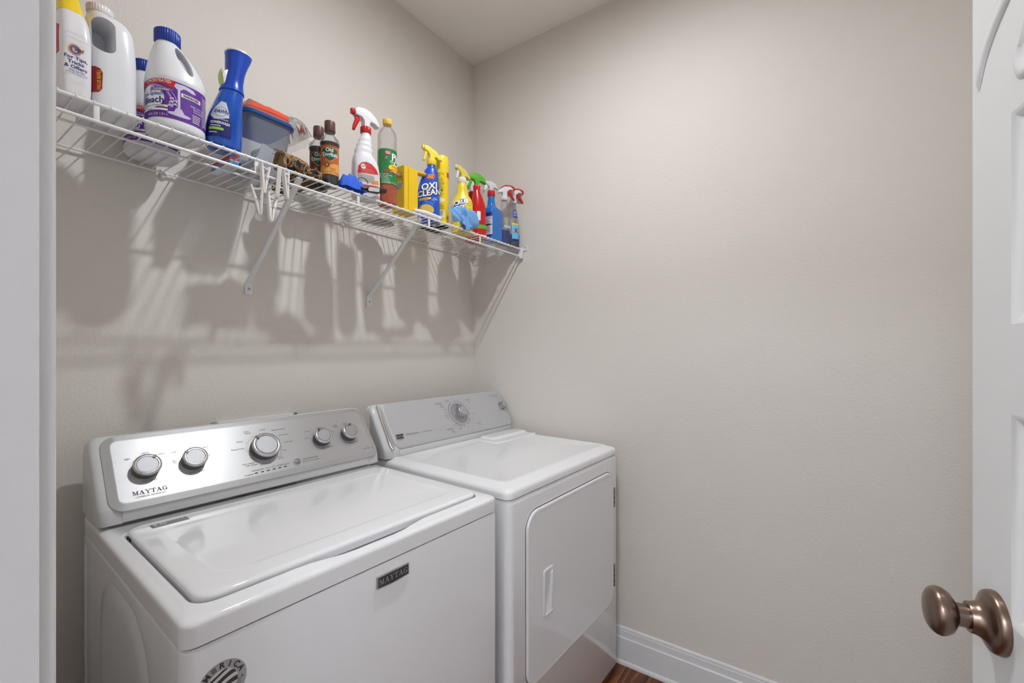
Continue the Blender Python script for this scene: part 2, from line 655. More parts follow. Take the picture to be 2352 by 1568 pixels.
CLEAR_MILK = clear('milky_clear_plastic', (236, 240, 246), 0.17, 0.12, 0.7)

# ================================================================== STRUCTURE
def struct(name, me, m, smooth=0):
    return tag(obj(name, me, m, None, smooth), kind='structure')

struct('wall_back', box(XL - .13, XR + .12, YB, YB + .11, 0, ZC), M_WALL)
struct('wall_right', box(XR, XR + .12, YF - .11, YB, 0, ZC), M_WALL)
struct('wall_front', box(XL - .13, XR, YF - .11, YF, 0, ZC), M_WALL)
struct('wall_left', join(box(XL - .115, XL, J1 + .018, YB, 0, ZC), box(XL - .115, XL, YF, J0 - .018, 0, ZC),
                         box(XL - .115, XL, J0 - .018, J1 + .018, 2.068, ZC)), M_WALL)
struct('ceiling', box(-3.5, XR + .12, -2.7, YB + .11, ZC, ZC + .08), M_CEIL)
fl = struct('floor', box(-3.5, XR + .12, -2.7, YB + .11, -0.06, -0.0125), M_GAP)
# floor boards, running from the doorway towards the right wall
rnd = random.Random(3)
pw = 0.132
plank_me = {}
y = YF
row = 0
while y < YB - .01:
    x = XL - 1.5 - rnd.uniform(0, 0.9)
    while x < XR - .02:
        L = 1.22
        x0, x1 = max(x, -1.49), min(x + L, XR)
        y1 = min(y + pw, YB)
        if x1 - x0 > .05 and x1 > XL - .12:
            key = (round(x1 - x0, 3), round(y1 - y, 3))
            if key not in plank_me:
                o = obj('floor_board', box(0, key[0] - .0012, 0, key[1] - .0012, -0.012, 0, .0008, 1), M_WOOD, fl)
                plank_me[key] = o.data
            else:
                o = bpy.data.objects.new('floor_board', plank_me[key]); COL.objects.link(o); o.parent = fl
            o.location = (x0, y, 0)
        x += L
    y += pw
    row += 1

# hall outside the doorway (behind the camera)
struct('wall_hall', join(box(-3.5, -3.4, -2.7, YB + .11, 0, ZC), box(-3.4, XR + .12, -2.7, -2.6, 0, ZC), box(-3.4, XL - .13, YB, YB + .11, 0, ZC),
                         box(XL - .115, XL - .015, -2.6, YF - .11, 0, ZC)), mat('hall_paint', (224, 222, 219), .6))
struct('trim_hall_floor', box(-3.4, XL - .12, -2.6, YB, -.012, 0), M_WOOD)

# baseboards
def bb_profile():
    return [(0, 0), (.016, 0), (.0158, .006), (.0142, .0125), (.0115, .0165), (.010, .018), (.010, .108), (.0088, .1105), (.0072, .1125), (.0068, .117), (.0068, .1385),
            (.0052, .1405), (.006, .143), (.0056, .148), (.0035, .1525), (0, .1535)]
pr = bb_profile()
struct('baseboard_right', prism([(XR - a, b) for a, b in pr], YF, YB, 'y'), M_TRIM, 25)
struct('baseboard_back', prism([(YB - a, b) for a, b in pr], XL, XR - .017, 'x'), M_TRIM, 25)

# door frame: jambs and casings
CAS = [(.078, .5255), (.0868, .5255), (.0882, .527), (.0888, .5295), (.0882, .5325), (.0880, .534), (.0896, .536), (.0908, .540), (.0920, .546), (.0930, .556), (.0934, .57), (.0934, .584), (.078, .584)]
j = obj('trim_1', join(prism(CAS, 0, 2.11, 'z'), box(XL - .115, XL, J1, J1 + .018, 0, 2.05), box(XL - .10, XL - .062, J1 - .011, J1, 0, 2.04, .002, 2)), M_TRIM, None, 30)
tag(j, kind='structure')
struct('trim_2', join(box(XL - .115, XL, J0 - .018, J0, 0, 2.05), box(XL - .10, XL - .062, J0, J0 + .011, 0, 2.04, .002, 2),
                      box(XL - .13, XL - .115, J0 - .07, J0 - .005, 0, 2.11), box(XL - .13, XL - .115, J1 + .005, J1 + .07, 0, 2.11)), M_TRIM)
struct('trim_3', join(box(XL - .115, XL, J0 - .018, J1 + .018, 2.05, 2.068), box(XL, XL + .012, J0 - .06, J1 + .066, 2.112, 2.17)), M_TRIM)

# ------------------------------------------------------------------ door leaf, opened against the front wall
LATCH = Vector((0.79381, -0.16877))
TH = R(5.6)
LW = 0.705
hinge = LATCH - Vector((math.cos(TH), math.sin(TH))) * LW
door = thing('door_1', None, None, (hinge.x, hinge.y, 0), TH)
door['kind'] = 'structure'
# local frame: x from hinge to latch, y = 0 is the face towards the room, slab behind it
def recess_panel(x0, x1, z0, z1):
    """a moulded panel: ogee running down to a sunk field that rises again"""
    steps = [(0, 0), (.0035, -.0012), (.009, -.0052), (.014, -.0078), (.0185, -.0070), (.022, -.0088), (.026, -.0086), (.045, -.0030), (.052, -.0026)]
    rings = []
    for ins, dp in steps:
        rings.append([(a, dp, b) for a, b in ((x0 + ins, z0 + ins), (x1 - ins, z0 + ins), (x1 - ins, z1 - ins), (x0 + ins, z1 - ins))])
    return loft(rings, False, True)
panels = []
xa, xb = LW - .2685, LW - .0955           # near pair of panels on the latch side
xc, xd = .0955, .2685
for (p, q) in ((xa, xb), (xc, xd)):
    for (z0, z1) in ((1.3425, 1.5713), (1.016, 1.245), (.22, .90)):
        panels.append((p, q, z0, z1))
# slab face as a grid with the panel openings left out
xs = sorted({0, LW} | {p[0] for p in panels} | {p[1] for p in panels})
zsl = sorted({.012, 2.04} | {p[2] for p in panels} | {p[3] for p in panels})
V, F = [], []
for a in range(len(xs) - 1):
    for b in range(len(zsl) - 1):
        mx, mz = (xs[a] + xs[a + 1]) / 2, (zsl[b] + zsl[b + 1]) / 2
        if any(p[0] < mx < p[1] and p[2] < mz < p[3] for p in panels):
            continue
        k = len(V)
        V += [(xs[a], 0, zsl[b]), (xs[a + 1], 0, zsl[b]), (xs[a + 1], 0, zsl[b + 1]), (xs[a], 0, zsl[b + 1])]
        F.append((k + 3, k + 2, k + 1, k))
obj('slab', join((V, F), box(0, LW, -.035, -.0105, .012, 2.04), ([(0, -.0105, .012), (0, 0, .012), (0, 0, 2.04), (0, -.0105, 2.04), (LW, -.0105, .012), (LW, 0, .012), (LW, 0, 2.04), (LW, -.0105, 2.04)],
     [(0, 1, 2, 3), (7, 6, 5, 4), (0, 4, 5, 1), (3, 2, 6, 7)])), M_DOOR, door, 20)
for p in panels:
    obj('panel', recess_panel(*p), M_DOOR, door, 30)
# pressed fan at the top of the leaf: outer rib and petals
def rib(pts, wd, hgt):
    rings = []
    pts = [Vector((a, 0, b)) for a, b in pts]
    for i, p in enumerate(pts):
        t = (pts[min(i + 1, len(pts) - 1)] - pts[max(i - 1, 0)]).normalized()
        n = Vector((t.z, 0, -t.x))
        e = math.sin(min(1, min(i, len(pts) - 1 - i) / 2.5) * math.pi / 2)
        wv = wd * (.25 + .75 * e)
        rings.append([p + n * (wv * math.cos(a)) + Vector((0, max(hgt * e * math.sin(a), 0) + .0002, 0)) for a in [math.pi * k / 10 for k in range(11)]])
    V = [q for r in rings for q in r]
    n = 11
    F = [(k * n + i, k * n + i + 1, (k + 1) * n + i + 1, (k + 1) * n + i) for k in range(len(rings) - 1) for i in range(n - 1)]
    return V, F
cxm = LW / 2
arc = [(cxm + (LW / 2 - .018) * math.cos(R(a)), 1.634 + .112 * math.sin(R(a))) for a in range(0, 181, 4)]
obj('arch_rib', rib(arc, .0075, .004), M_DOOR, door, 50)
# arched field below the rib: a moulded outline round a low centre
inner = []
for k in range(9):                                                  # round end on the latch side
    a = R(-90 + 22.5 * k * .8)
    inner.append((LW - .124 + .021 * math.cos(a), 1.616 + .021 * math.sin(a)))
inner += [(cxm + .232 * math.cos(R(a)), 1.640 + .086 * math.sin(R(a))) for a in range(12, 169, 6)]
inner += [(LW - x_, z_) for x_, z_ in inner[:9][::-1]]
rings = []
cz_ = 1.645
for ins, dp in ((0, .0002), (.004, .0030), (.009, .0036), (.014, .0016), (.02, .0005), (.028, .0005)):
    rings.append([(cxm + (x_ - cxm) * (1 - ins / .24), dp, cz_ + (z_ - cz_) * (1 - ins / .06)) for x_, z_ in inner])
obj('arched_panel', loft([r[::-1] for r in rings], False, True), M_DOOR, door, 40)
# knob with its rose, both sides
KP, KZ = LW - .0665, 1.003
rose_p = [(.0005, 0), (.034, 0), (.0345, .002), (.0338, .006), (.0325, .0085), (.029, .0105), (.026, .0115), (.022, .0135), (.019, .017), (.0175, .021), (.017, .0245), (.0165, .0255), (.0005, .0255)]
knob_p = [(.0005, .024), (.0128, .024), (.0128, .034), (.0132, .0355), (.0165, .0372), (.0225, .041), (.0262, .0465), (.0272, .051), (.0262, .055), (.0235, .0585), (.0228, .0588), (.0222, .0595), (.018, .0618), (.010, .0632), (.0005, .0635)]
for sgn, y0 in ((1, 0), (-1, -.035)):
    Mx = Matrix.Rotation(R(-90 * sgn), 3, 'X')
    ro = obj('rose', lathe(rose_p, 48, M=Mx, off=(KP, y0, KZ)), M_BRONZE, door, 40)
    kb = obj('knob', lathe(knob_p, 48, M=Mx, off=(KP, y0, KZ)), M_BRONZE, door, 40)
    kb['label'] = 'antique bronze door knob'
obj('latch_plate', box(LW - .001, LW + .0006, -.030, -.006, KZ - .028, KZ + .028, .0004, 1), M_BRONZE, door)
for hz in (.25, 1.05, 1.82):
    obj('hinge', tube([(-.004, .004, hz - .045), (-.004, .004, hz + .045)], .006, 10), M_BRONZE, door)

# ------------------------------------------------------------------ ceiling lamp, and added fill panels
M_LENS = mat('lit_lens', (247, 251, 255), 0.4, emit=LAMP_STRENGTH)
def ceiling_lamp(label, loc, gm, r):
    t = thing('ceiling_light', label, 'ceiling light', (loc[0], loc[1], ZC))
    obj('trim_ring', lathe([(r + .002, -.006), (r + .004, -.012), (r + .018, -.010), (r + .024, -.002), (r + .024, 0), (r + .002, 0)], 40), M_BRACKET, t)
    obj('lens', lathe([(.0005, -.012), (r * .6, -.0105), (r, -.007), (r + .001, -.001), (.0005, -.001)], 40), gm, t, 60)
    return t
ceiling_lamp('round flush LED lamp on the laundry room ceiling', LAMP_POS, M_LENS, LAMP_R)
for (px_, py_, st_), lb_ in zip(FILL_PANELS, ('added fill light panel, out of view, straight out from the doorway', 'added fill light panel, out of view, beyond the door hinges')):
    t = thing('fill_panel', lb_, 'ceiling light', (px_, py_, ZC), group='added fill panels outside the doorway')  # unseen panel, added to brighten the lower walls and appliance fronts
    obj('frame', join(box(-.63, .63, -.43, -.40, -.03, -.0005), box(-.63, .63, .40, .43, -.03, -.0005), box(-.63, -.60, -.40, .40, -.03, -.0005), box(.60, .63, -.40, .40, -.03, -.0005)), M_BRACKET, t)
    obj('glow_sheet', box(-.60, .60, -.40, .40, -.022, -.012), mat('fill_glow_%d' % st_, (236, 244, 255), .4, emit=st_), t)

# ================================================================== WIRE SHELF
shelf = thing('wire_shelf', 'white vinyl-coated wire shelf loaded with cleaning supplies along the back wall', 'shelf', (0, 0, SHZ))
X0S, X1S = XL + .006, XR - .006
rod = 0.0030
def wire(name, pts, r=rod, n=8, parent=shelf):
    return obj(name, tube(pts, r, n), M_WIRE, parent)
def sag(x, a=.003):
    return -a * math.sin(math.pi * max(0, min(1, (x - .2) / 1.1)))
NX = 24
xsn = [X0S + (X1S - X0S) * i / NX for i in range(NX + 1)]
wire('front_top_rod', [(x, SHY, -.0045 + sag(x)) for x in xsn], .0036, 10)
wire('front_bottom_rod', [(x, SHY + .001, -.0385 + sag(x)) for x in xsn], .0036, 10)
wire('middle_rod', [(x, 1.294, -.0075 + sag(x)) for x in xsn], .003)
wire('back_rod', [(x, YB - .010, -.0075) for x in xsn], .003)
# deck wires: one mesh, an object each; they hook over the front rod
k = 0
dm = None
x = X0S + .012
while x < X1S - .005:
    if dm is None:
        me = tube([(0, YB - .008, -.0015), (0, 1.294, -.0022), (0, SHY + .004, -.0008), (0, SHY - .0008, .0002), (0, SHY - .0036, -.0022), (0, SHY - .0036, -.006)], .0017, 6)
        o = wire_o = obj('deck_wire', me, M_WIRE, shelf)
        dm = o.data
    else:
        o = bpy.data.objects.new('deck_wire', dm); COL.objects.link(o); o.parent = shelf
    o.location = (x, 0, sag(x))
    x += .0254
for xt in (.252, .553, .856, 1.161, 1.461):
    obj('lip_tab', box(xt - .0045, xt + .0045, SHY - .0012, SHY + .0018, -.038 + sag(xt), -.004 + sag(xt), .0009, 2), M_WIRE, shelf)
# sloping struts with flattened, screwed feet
M_SCREW = mat('screw_metal', (176, 176, 178), .3, metal=1.0)
for xs_ in (.674, 1.130):
    zt = -.012
    zb = 1.528 - SHZ
    p0 = Vector((xs_, SHY + .012, zt)); p1 = Vector((xs_, YB - .006, zb))
    t = (p1 - p0).normalized()
    nrm = Vector((0, -t.z, t.y)) * -1
    rings = []
    for q, wx, wt in ((0, .0095, .0022), (.10, .0095, .0028), (.22, .0075, .0062), (.75, .0072, .0062), (.90, .0085, .0032), (1.0, .011, .0014)):
        c = p0.lerp(p1, q)
        rings.append([c + Vector((1, 0, 0)) * (wx * math.copysign(abs(math.cos(a)) ** .7, math.cos(a))) + nrm * (wt * math.copysign(abs(math.sin(a)) ** .7, math.sin(a))) for a in [2 * math.pi * k / 16 for k in range(16)]])
    st = obj('strut', loft(rings), M_BRACKET, shelf, 40)
    foot = [(-.006, .006), (.006, .006), (.0115, -.004), (.0115, -.038), (.0095, -.0405), (-.0095, -.0405), (-.0115, -.038), (-.0115, -.004)]
    obj('foot_plate', prism([(xs_ + a, zb + b) for a, b in foot], YB - .0035, YB - .0005, 'y', .0006, 1), M_BRACKET, st)
    obj('screw', lathe([(.0005, 0), (.0042, 0), (.0040, .0012), (.0025, .0024), (.0005, .0027)], 16, M=Matrix.Rotation(R(90), 3, 'X'), off=(xs_ + .001, YB - .0035, zb - .022)), M_SCREW, st)
# wall clips on the back rod
for xc_ in (.452, 1.008, 1.33, 1.66, 1.757):
    zc = -.0075
    obj('wall_clip', join(box(xc_ - .007, xc_ + .007, YB - .006, YB - .0004, zc - .014, zc + .010, .002, 2),
                          lathe([(.0005, 0), (.0065, 0), (.0062, .003), (.003, .0052), (.0005, .0055)], 14, M=Matrix.Rotation(R(90), 3, 'X'), off=(xc_, YB - .006, zc - .006)),
                          tube([(xc_ - .008, YB - .012, zc + .005), (xc_, YB - .016, zc), (xc_ + .008, YB - .012, zc - .005)], .0024, 6)), M_BRACKET, shelf)
# end bracket on the right wall
eb = obj('end_bracket', join(box(X1S - .012, XR - .0008, SHY - .009, SHY + .012, -.050, .001, .003, 3), box(X1S + .002, XR - .0008, SHY - .030, SHY - .006, -.012, .012, .004, 3),
                             box(X1S - .022, X1S - .010, SHY - .003, SHY + .010, -.046, -.030, .002, 2)), M_BRACKET, shelf)
obj('screw', lathe([(.0005, 0), (.0032, 0), (.002, .0012), (.0005, .0014)], 12, M=Matrix.Rotation(R(-90), 3, 'Y'), off=(X1S + .0021, SHY - .020, .003)), M_GAP, eb)

# ================================================================== WASHER AND DRYER (turned a little away from the wall)
AR = R(-3.076)
def appliance(name, label, cat, cx, cy):
    c, s = math.cos(AR), math.sin(AR)
    return thing(name, label, cat, (cx * c - cy * s, cx * s + cy * c, 0), AR)
def offm(me, cx, cy):
    return move(me, (-cx, -cy, 0))
def uv_x(o):
    me = o.data
    uv = me.uv_layers.new(name='UVMap')
    for l in me.loops:
        co = me.vertices[l.vertex_index].co
        uv.data[l.index].uv = (co.x, co.z + co.y)
    return o

# ---------------------------------------------------------------- washer
WX, WY = .552, 1.085
wash = appliance('washing_machine', 'white top-loading washing machine with five chrome knobs on its brushed-steel console', 'washing machine', WX, WY)
def wp(name, me, m, parent=wash, smooth=35):
    return obj(name, offm(me, WX, WY) if isinstance(me, tuple) else me, m, parent, smooth)
x0, x1, y0, y1 = .206, .902, .737, 1.43
cab = wp('cabinet', loft([rr(x0 + i, x1 - i, y0 + i, y1 - i, .018, z) for z, i in ((.022, .012), (.026, .001), (.03, 0), (.876, 0), (.883, .001), (.8862, .004), (.8862, .03))]), M_ENAMEL)
wp('seam', loft([rr(x0 + .006, x1 - .006, y0 + .006, y1 - .006, .018, z) for z in (.878, .8905)]), M_GAP, cab)
# pressed panel on the left side
rings = []
for ins, dp in ((0, .0002), (.012, .0022), (.024, .0036), (.036, .0040), (.06, .0040)):
    rings.append([(x0 - dp, a, b) for a, b, _ in rr(.885 + ins, 1.245 - ins, .06 + ins, .862 - ins, .12, 0, 8, 6)][::-1])
wp('side_pressing', loft(rings, False, True), M_ENAMEL, cab, 60)
wp('rear_flange', box(x0 - .0010, x0 + .001, 1.392, 1.402, .03, .868, .0005, 1), M_ENAMEL, cab)
for fx in (x0 + .06, x1 - .06):
    for fy in (y0 + .06, y1 - .06):
        wp('foot', lathe([(.001, 0), (.022, 0), (.022, .008), (.012, .011), (.012, .03), (.001, .03)], 16, fx, fy), M_GAP)
# top deck with the lid well and a finger scoop in its front edge
lx0, lx1, ly0, ly1 = .236, .866, .774, 1.205
def scoop(ring, amt, drop):
    out = []
    for px, py, pz in ring:
        if py < ly0 + .02:
            t = max(0, 1 - abs(px - .535) / .15)
            t = t * t * (3 - 2 * t)
            t = min(1, t * 1.5)
            py -= amt * t; pz -= drop * t
        out.append((px, py, pz))
    return out
E_ = lambda i, z: rr(x0 + i, x1 - i, y0 + i, y1, .020, z, 6, 20)
deck = [E_(.004, .8875), E_(0, .8905), E_(0, .9165), E_(0, .9195), E_(.0008, .9226), E_(.0026, .9250), E_(.0056, .9267), E_(.0085, .9276), E_(.0120, .9284),
        scoop(rr(lx0 - .0135, lx1 + .0135, ly0 - .0125, ly1 + .010, .037, .9300, 6, 20), .009, .001), scoop(rr(lx0 - .010, lx1 + .010, ly0 - .010, ly1 + .008, .036, .9312, 6, 20), .010, .002), scoop(rr(lx0 - .006, lx1 + .006, ly0 - .006, ly1 + .005, .034, .9318, 6, 20), .014, .004),
        scoop(rr(lx0 - .004, lx1 + .004, ly0 - .004, ly1 + .004, .033, .9300, 6, 20), .019, .009), scoop(rr(lx0 - .004, lx1 + .004, ly0 - .004, ly1 + .004, .033, .916, 6, 20), .014, .004)]
wp('top_deck', loft(deck), M_ENAMEL2, wash, 45)
L_ = lambda i, z, r=.03: rr(lx0 + i, lx1 - i, ly0 + i, ly1 - i, r, z, 6, 14)
lid = [L_(.003, .9205, .028), L_(0, .924), L_(0, .9335), L_(0, .9350), L_(.0008, .9372), L_(.0026, .9390), L_(.0054, .9402), L_(.0085, .9407), L_(.012, .9410),
       rr(lx0 + .042, lx1 - .042, ly0 + .047, ly1 - .072, .03, .9420, 6, 14), rr(lx0 + .045, lx1 - .045, ly0 + .05, ly1 - .075, .03, .9420, 6, 14), rr(lx0 + .049, lx1 - .049, ly0 + .054, ly1 - .079, .03, .9412, 6, 14), rr(lx0 + .054, lx1 - .054, ly0 + .060, ly1 - .085, .03, .9409, 6, 14), rr(lx0 + .2, lx1 - .2, ly0 + .16, ly1 - .17, .02, .9406, 6, 14)]
lido = wp('lid', loft(lid), M_ENAMEL2, wash, 50)
for hy in (1.166, 1.150):
    wp('hinge_pin', lathe([(.0003, 0), (.0012, 0), (.0012, .007), (.0003, .007)], 8, lx0 - .0012, hy, off=(0, 0, .927)), M_GAP, lido)
# console housing
O_W = Vector((0, 1.258, .972)); U_W = Vector((0, .107, .136)).normalized(); N_W = Vector((0, -U_W.z, U_W.y))
def cons_profile(yb, zb, O, U, L, yback, ins=0.0):
    top = O + U * L
    N = Vector((0, -U.z, U.y))
    pts = [(yback, zb), (yb, zb), (yb - .002, zb + .004), (O.y - N.y * -.001, O.z - .004), (O.y, O.z)]
    for q in (.25, .5, .75, .93):
        p = O + U * (L * q); pts.append((p.y, p.z))
    pts += [(top.y + .004, top.z + .001), (top.y + .012, top.z + .0035), (top.y + .03, top.z + .002), (yback - .008, top.z - .006), (yback, top.z - .02)]
    cy = sum(p[0] for p in pts) / len(pts); cz = zb
    return [(cy + (a - cy) * (1 - ins), cz + (b - cz) * (1 - ins * .9)) for a, b in pts]
def housing(xa, xb, **k):
    rings = []
    for x, ins in ((xa, .16), (xa + .002, .09), (xa + .007, .035), (xa + .016, .006), (xa + .028, 0), (xb - .028, 0), (xb - .016, .006), (xb - .007, .035), (xb - .002, .09), (xb, .16)):
        rings.append([(x, a, b) for a, b in cons_profile(ins=ins, **k)])
    return loft([r[::-1] for r in rings])
con = wp('console', housing(.2045, .9035, yb=1.254, zb=.9365, O=O_W, U=U_W, L=.172, yback=1.432), M_CAPGREY, wash, 40)
def plate(O, U, xa, xb, s0, s1, r, steps):
    """rounded plate on the sloping face; steps = (inset, height) pairs"""
    N = Vector((0, -U.z, U.y))
    rings = []
    for ins, hh in steps:
        rings.append([Vector((a, 0, 0)) + O + U * b + N * hh for a, b, _ in rr(xa + ins, xb - ins, s0 + ins, s1 - ins, max(r - ins, .003), 0, 8, 10)])
    return loft(rings, True, True)
steel = wp('steel_panel', plate(O_W, U_W, .2215, .899, -.0135, .1755, .030, ((0, -.002), (0, .001), (.001, .0022), (.0145, .0058), (.016, .0062), (.018, .0062))), M_STEEL, con, 25)
uv_x(steel)
wp('lower_strip', box(.243, .857, 1.2515, 1.256, .9395, .968, .0012, 2), M_CAPGREY, con)
wp('console_gap', box(.243, .857, 1.2530, 1.258, .9372, .9394), M_GAP, con)
H_W = .0062
def wmap(a, b, off):
    return Vector((a - WX, -WY, 0)) + O_W + U_W * b + N_W * (H_W + off)
def frame(O, U, x, s, h, cx, cy):
    """matrix whose z is the console normal"""
    N = Vector((0, -U.z, U.y))
    M = Matrix((Vector((1, 0, 0)), U, N)).transposed()
    p = Vector((x - cx, -cy, 0)) + O + U * s + N * h
    return M, p
def knob(x, s, r, ang):
    M, p = frame(O_W, U_W, x, s, H_W, WX, WY)
    kn = obj('knob', lathe([(.0005, 0), (r * 1.0, 0), (r * 1.0, .010), (r * .97, .0165), (r * .90, .0175), (.0005, .0175)], 48, M=M, off=p), M_KNOBGREY, steel, 40)
    obj('knob_ring', lathe([(r * .95, .016), (r * 1.0, .0165), (r * 1.02, .0185), (r * 1.0, .0215), (r * .93, .0232), (r * .80, .0232), (r * .765, .0222), (r * .765, .018)], 56, M=M, off=p), M_CHROME, kn, 45)
    obj('knob_face', lathe([(.0005, .0222), (r * .735, .0222), (r * .755, .0215), (r * .755, .018), (.0005, .018)][::-1], 48, M=M, off=p), mat('knob_face_metal', (158, 158, 160), .5, metal=1.0, var=.03, vscale=60), kn, 40)
    a = R(ang)
    q = [(-.0028, r * .70), (.0028, r * .70), (.0028, r * .96), (0, r * 1.03), (-.0028, r * .96)]
    q = [(u * math.cos(a) + v * math.sin(a), -u * math.sin(a) + v * math.cos(a)) for u, v in q]
    obj('pointer', move(prism(q, .0215, .0246, 'z', .0005, 1), p, M), M_KNOBGREY, kn)
knob(.294, .078, .0265, 42)
knob(.388, .078, .0262, -48)
knob(.556, .079, .0365, -38)
knob(.724, .079, .0265, -28)
knob(.817, .079, .0265, 5)
M_BTN = mat('start_button', (132, 132, 134), .35)
M, p = frame(O_W, U_W, .631, .0195, H_W, WX, WY)
sb = obj('start_button', lathe([(.0005, 0), (.0105, 0), (.0102, .0022), (.0085, .0032), (.0005, .0036)], 28, M=M, off=p), M_BTN, steel)
obj('button_ring', lathe([(.0103, 0), (.0120, 0), (.0118, .0018), (.0106, .0018)], 28, M=M, off=p), M_SATIN, sb)
for i in range(6):
    lxp = .518 + (.595 - .518) * i / 5
    decal('indicator', [rrect2d(lxp - .0042, lxp + .0042, .0085 + .0004 * i, .0117 + .0004 * i, .0015)], wmap, M_DARKPRINT, steel, .0003)
decal('lettering', [at2d(serif2d('MAYTAG', .0098), .2945, .0215), T('COMMERCIAL TECHNOLOGY', .2945, .0110, .0056, fit=.056),
                    T('soil level', .2962, .0475, .0078), T('wash temp', .3894, .0475, .0078), T('rinse options', .732, .0475, .0075), T('water level', .824, .0475, .0075),
                    T('start/pause', .6705, .0235, .0088, fit=.046), T('progress', .500, .0095, .0062), T('PowerWash', .4905, .0885, .0065, shear=.2)], wmap, M_GREYPRINT, steel, split=True)
decal('dial_lettering', [T(a, b, c, .0062) for a, b, c in (('light', .2645, .1095), ('regular', .2985, .1195), ('heavy', .3285, .1105), ('cold', .353, .1095), ('cool', .385, .1185), ('warm', .4205, .1105),
                         ('hot', .4225, .086), ('tap', .3495, .087), ('cold', .349, .081), ('bulky/', .524, .1385), ('sheets', .5265, .1325), ('normal', .5655, .1375), ('wrinkle control', .609, .1315),
                         ('hand wash', .6185, .1125), ('cold wash', .6255, .0875), ('soak', .607, .0625), ('rinse', .589, .0455), ('& spin', .591, .0395), ('drain & spin', .5475, .0315), ('clean washer', .507, .0415), ('with affresh', .5125, .0355),
                         ('whites', .500, .1105), ('1 rinse', .679, .0885), ('2 rinses', .688, .111), ('1 rinse +', .728, .1175), ('2 rinses +', .763, .098), ('auto', .785, .119), ('sensing', .784, .113), ('deep', .8195, .121), ('water wash', .829, .115),
                         ('sensing', .517, .0185), ('wash', .533, .019), ('rinse', .5485, .019), ('spin', .564, .0195), ('done', .5795, .0195), ('lid locked', .597, .0195), ('hold 3 sec. to cancel', .6695, .0155), ('high efficiency', .866, .0165))]
      + [ring2d(.556, .079, .0445, .0445, .0005, -40, 235), ring2d(.294, .078, .031, .031, .0004, 20, 160), ring2d(.388, .078, .031, .031, .0004, 20, 200), ring2d(.724, .079, .031, .031, .0004, 20, 200), ring2d(.866, .0225, .004, .003, .0006)]
      + [at2d(rect2d(-.0006, .0006, .0458, .0485, 1, 1), .556, .079, R(a)) for a in (0, 28, 60, 90, 118, -30, -62, -95, -125, 160)], wmap, M_GREYPRINT, steel, stuff=True)
# stickers
lmap = planar((-WX, -WY, .9412), (1, 0, 0), (0, 1, 0))
st = decal('warranty_sticker', [rect2d(.2715, .337, 1.152, 1.177)], lmap, mat('sticker_grey', (118, 117, 119), .4), lido, .0006)
decal('sticker_lettering', [T('10', .2865, 1.1662, .0205, bold=.05, fit=.023), T('YEAR', .3175, 1.1685, .0095, bold=.01, fit=.031), T('LIMITED PARTS WARRANTY', .3175, 1.1608, .0042, fit=.031), rect2d(.273, .336, 1.1545, 1.1565)], lmap, mat('sticker_light', (178, 177, 178), .4), st, .0009)
fmap = planar((-WX, .737 - WY, 0), (1, 0, 0), (0, 0, 1))
bg = wp('badge', join(prism([(.523, .8445), (.560, .8425), (.601, .8445), (.601, .8675), (.560, .8682), (.523, .8675)], .7325, .7368, 'y', .0012, 2)), M_SATIN, cab, 30)
bmap = planar((-WX, .7325 - WY, 0), (1, 0, 0), (0, 0, 1))
bf = decal('badge_field', [disc2d([(.5255, .8468), (.560, .8452), (.5985, .8468), (.5985, .8652), (.5255, .8652)])], bmap, M_DARKPRINT, bg, .0003)
decal('badge_lettering', [at2d(serif2d('MAYTAG', .0116), .562, .8561, sx=.93)], bmap, mat('badge_silver', (178, 178, 180), .3, metal=.6), bg, .0008)
am = decal('america_sticker', [disc2d(ell(.2555, .8195, .0335, .0335, 48))], fmap, mat('sticker_silver', (176, 176, 177), .4, metal=.2), cab, .0004)
sh = []
word = 'AMERICA'
for i, ch in enumerate(word):
    a = R(158 - i * 22.5)
    if ch == 'E':
        for q in (-1, 0, 1):
            sh.append(at2d(rect2d(-.0032, .0032, -.0007, .0007, 1, 1), .2555 + math.cos(a) * (.0275 + q * .0026), .8195 + math.sin(a) * (.0275 + q * .0026), a - math.pi / 2))
    else:
        sh.append(T(ch, .2555 + math.cos(a) * .0272, .8195 + math.sin(a) * .0272, .0115, bold=.035, rot=a - math.pi / 2))
for a in (-5, 185):
    pts = [(.2555 + .0275 * math.cos(R(a)) + (.0022 if k % 2 == 0 else .0009) * math.sin(math.pi * k / 5), .8195 + .0275 * math.sin(R(a)) + (.0022 if k % 2 == 0 else .0009) * math.cos(math.pi * k / 5)) for k in range(10)]
    sh.append(disc2d(pts, 1))
decal('sticker_lettering', sh + [T('YEARS', .2775, .8125, .003, rot=R(78)), T('IN THE USA', .2802, .810, .0026, rot=R(78))], fmap, M_DARKPRINT, am, .0008)
# flag disc in the middle of the sticker: light field with dark curved stripes and a star
decal('flag_field', [disc2d(ell(.2555, .8195, .0215, .0215, 40))], fmap, mat('flag_light', (216, 216, 216), .4), am, .0006)
stripes = []
for q, hw in ((.0165, .0020), (.0055, .0034), (-.0075, .0036), (-.0175, .0020)):
    for i in range(10):
        xa_ = -.021 + .042 * i / 10; xb_ = -.021 + .042 * (i + 1) / 10
        f = lambda xx: .8195 + q + .0032 * math.sin((xx + .004) * 95) + .22 * xx
        quad = []
        for xx, dz in ((xa_, -hw), (xb_, -hw), (xb_, hw), (xa_, hw)):
            zz = f(xx) + dz
            rr_ = math.hypot(xx, zz - .8195)
            if rr_ > .0212:
                xx *= .0212 / rr_; zz = .8195 + (zz - .8195) * .0212 / rr_
            quad.append((.2555 + xx, zz))
        stripes.append((quad, [(0, 1, 2, 3)]))
decal('flag_stripes', stripes, fmap, mat('flag_dark', (74, 66, 68), .4), am, .0008)

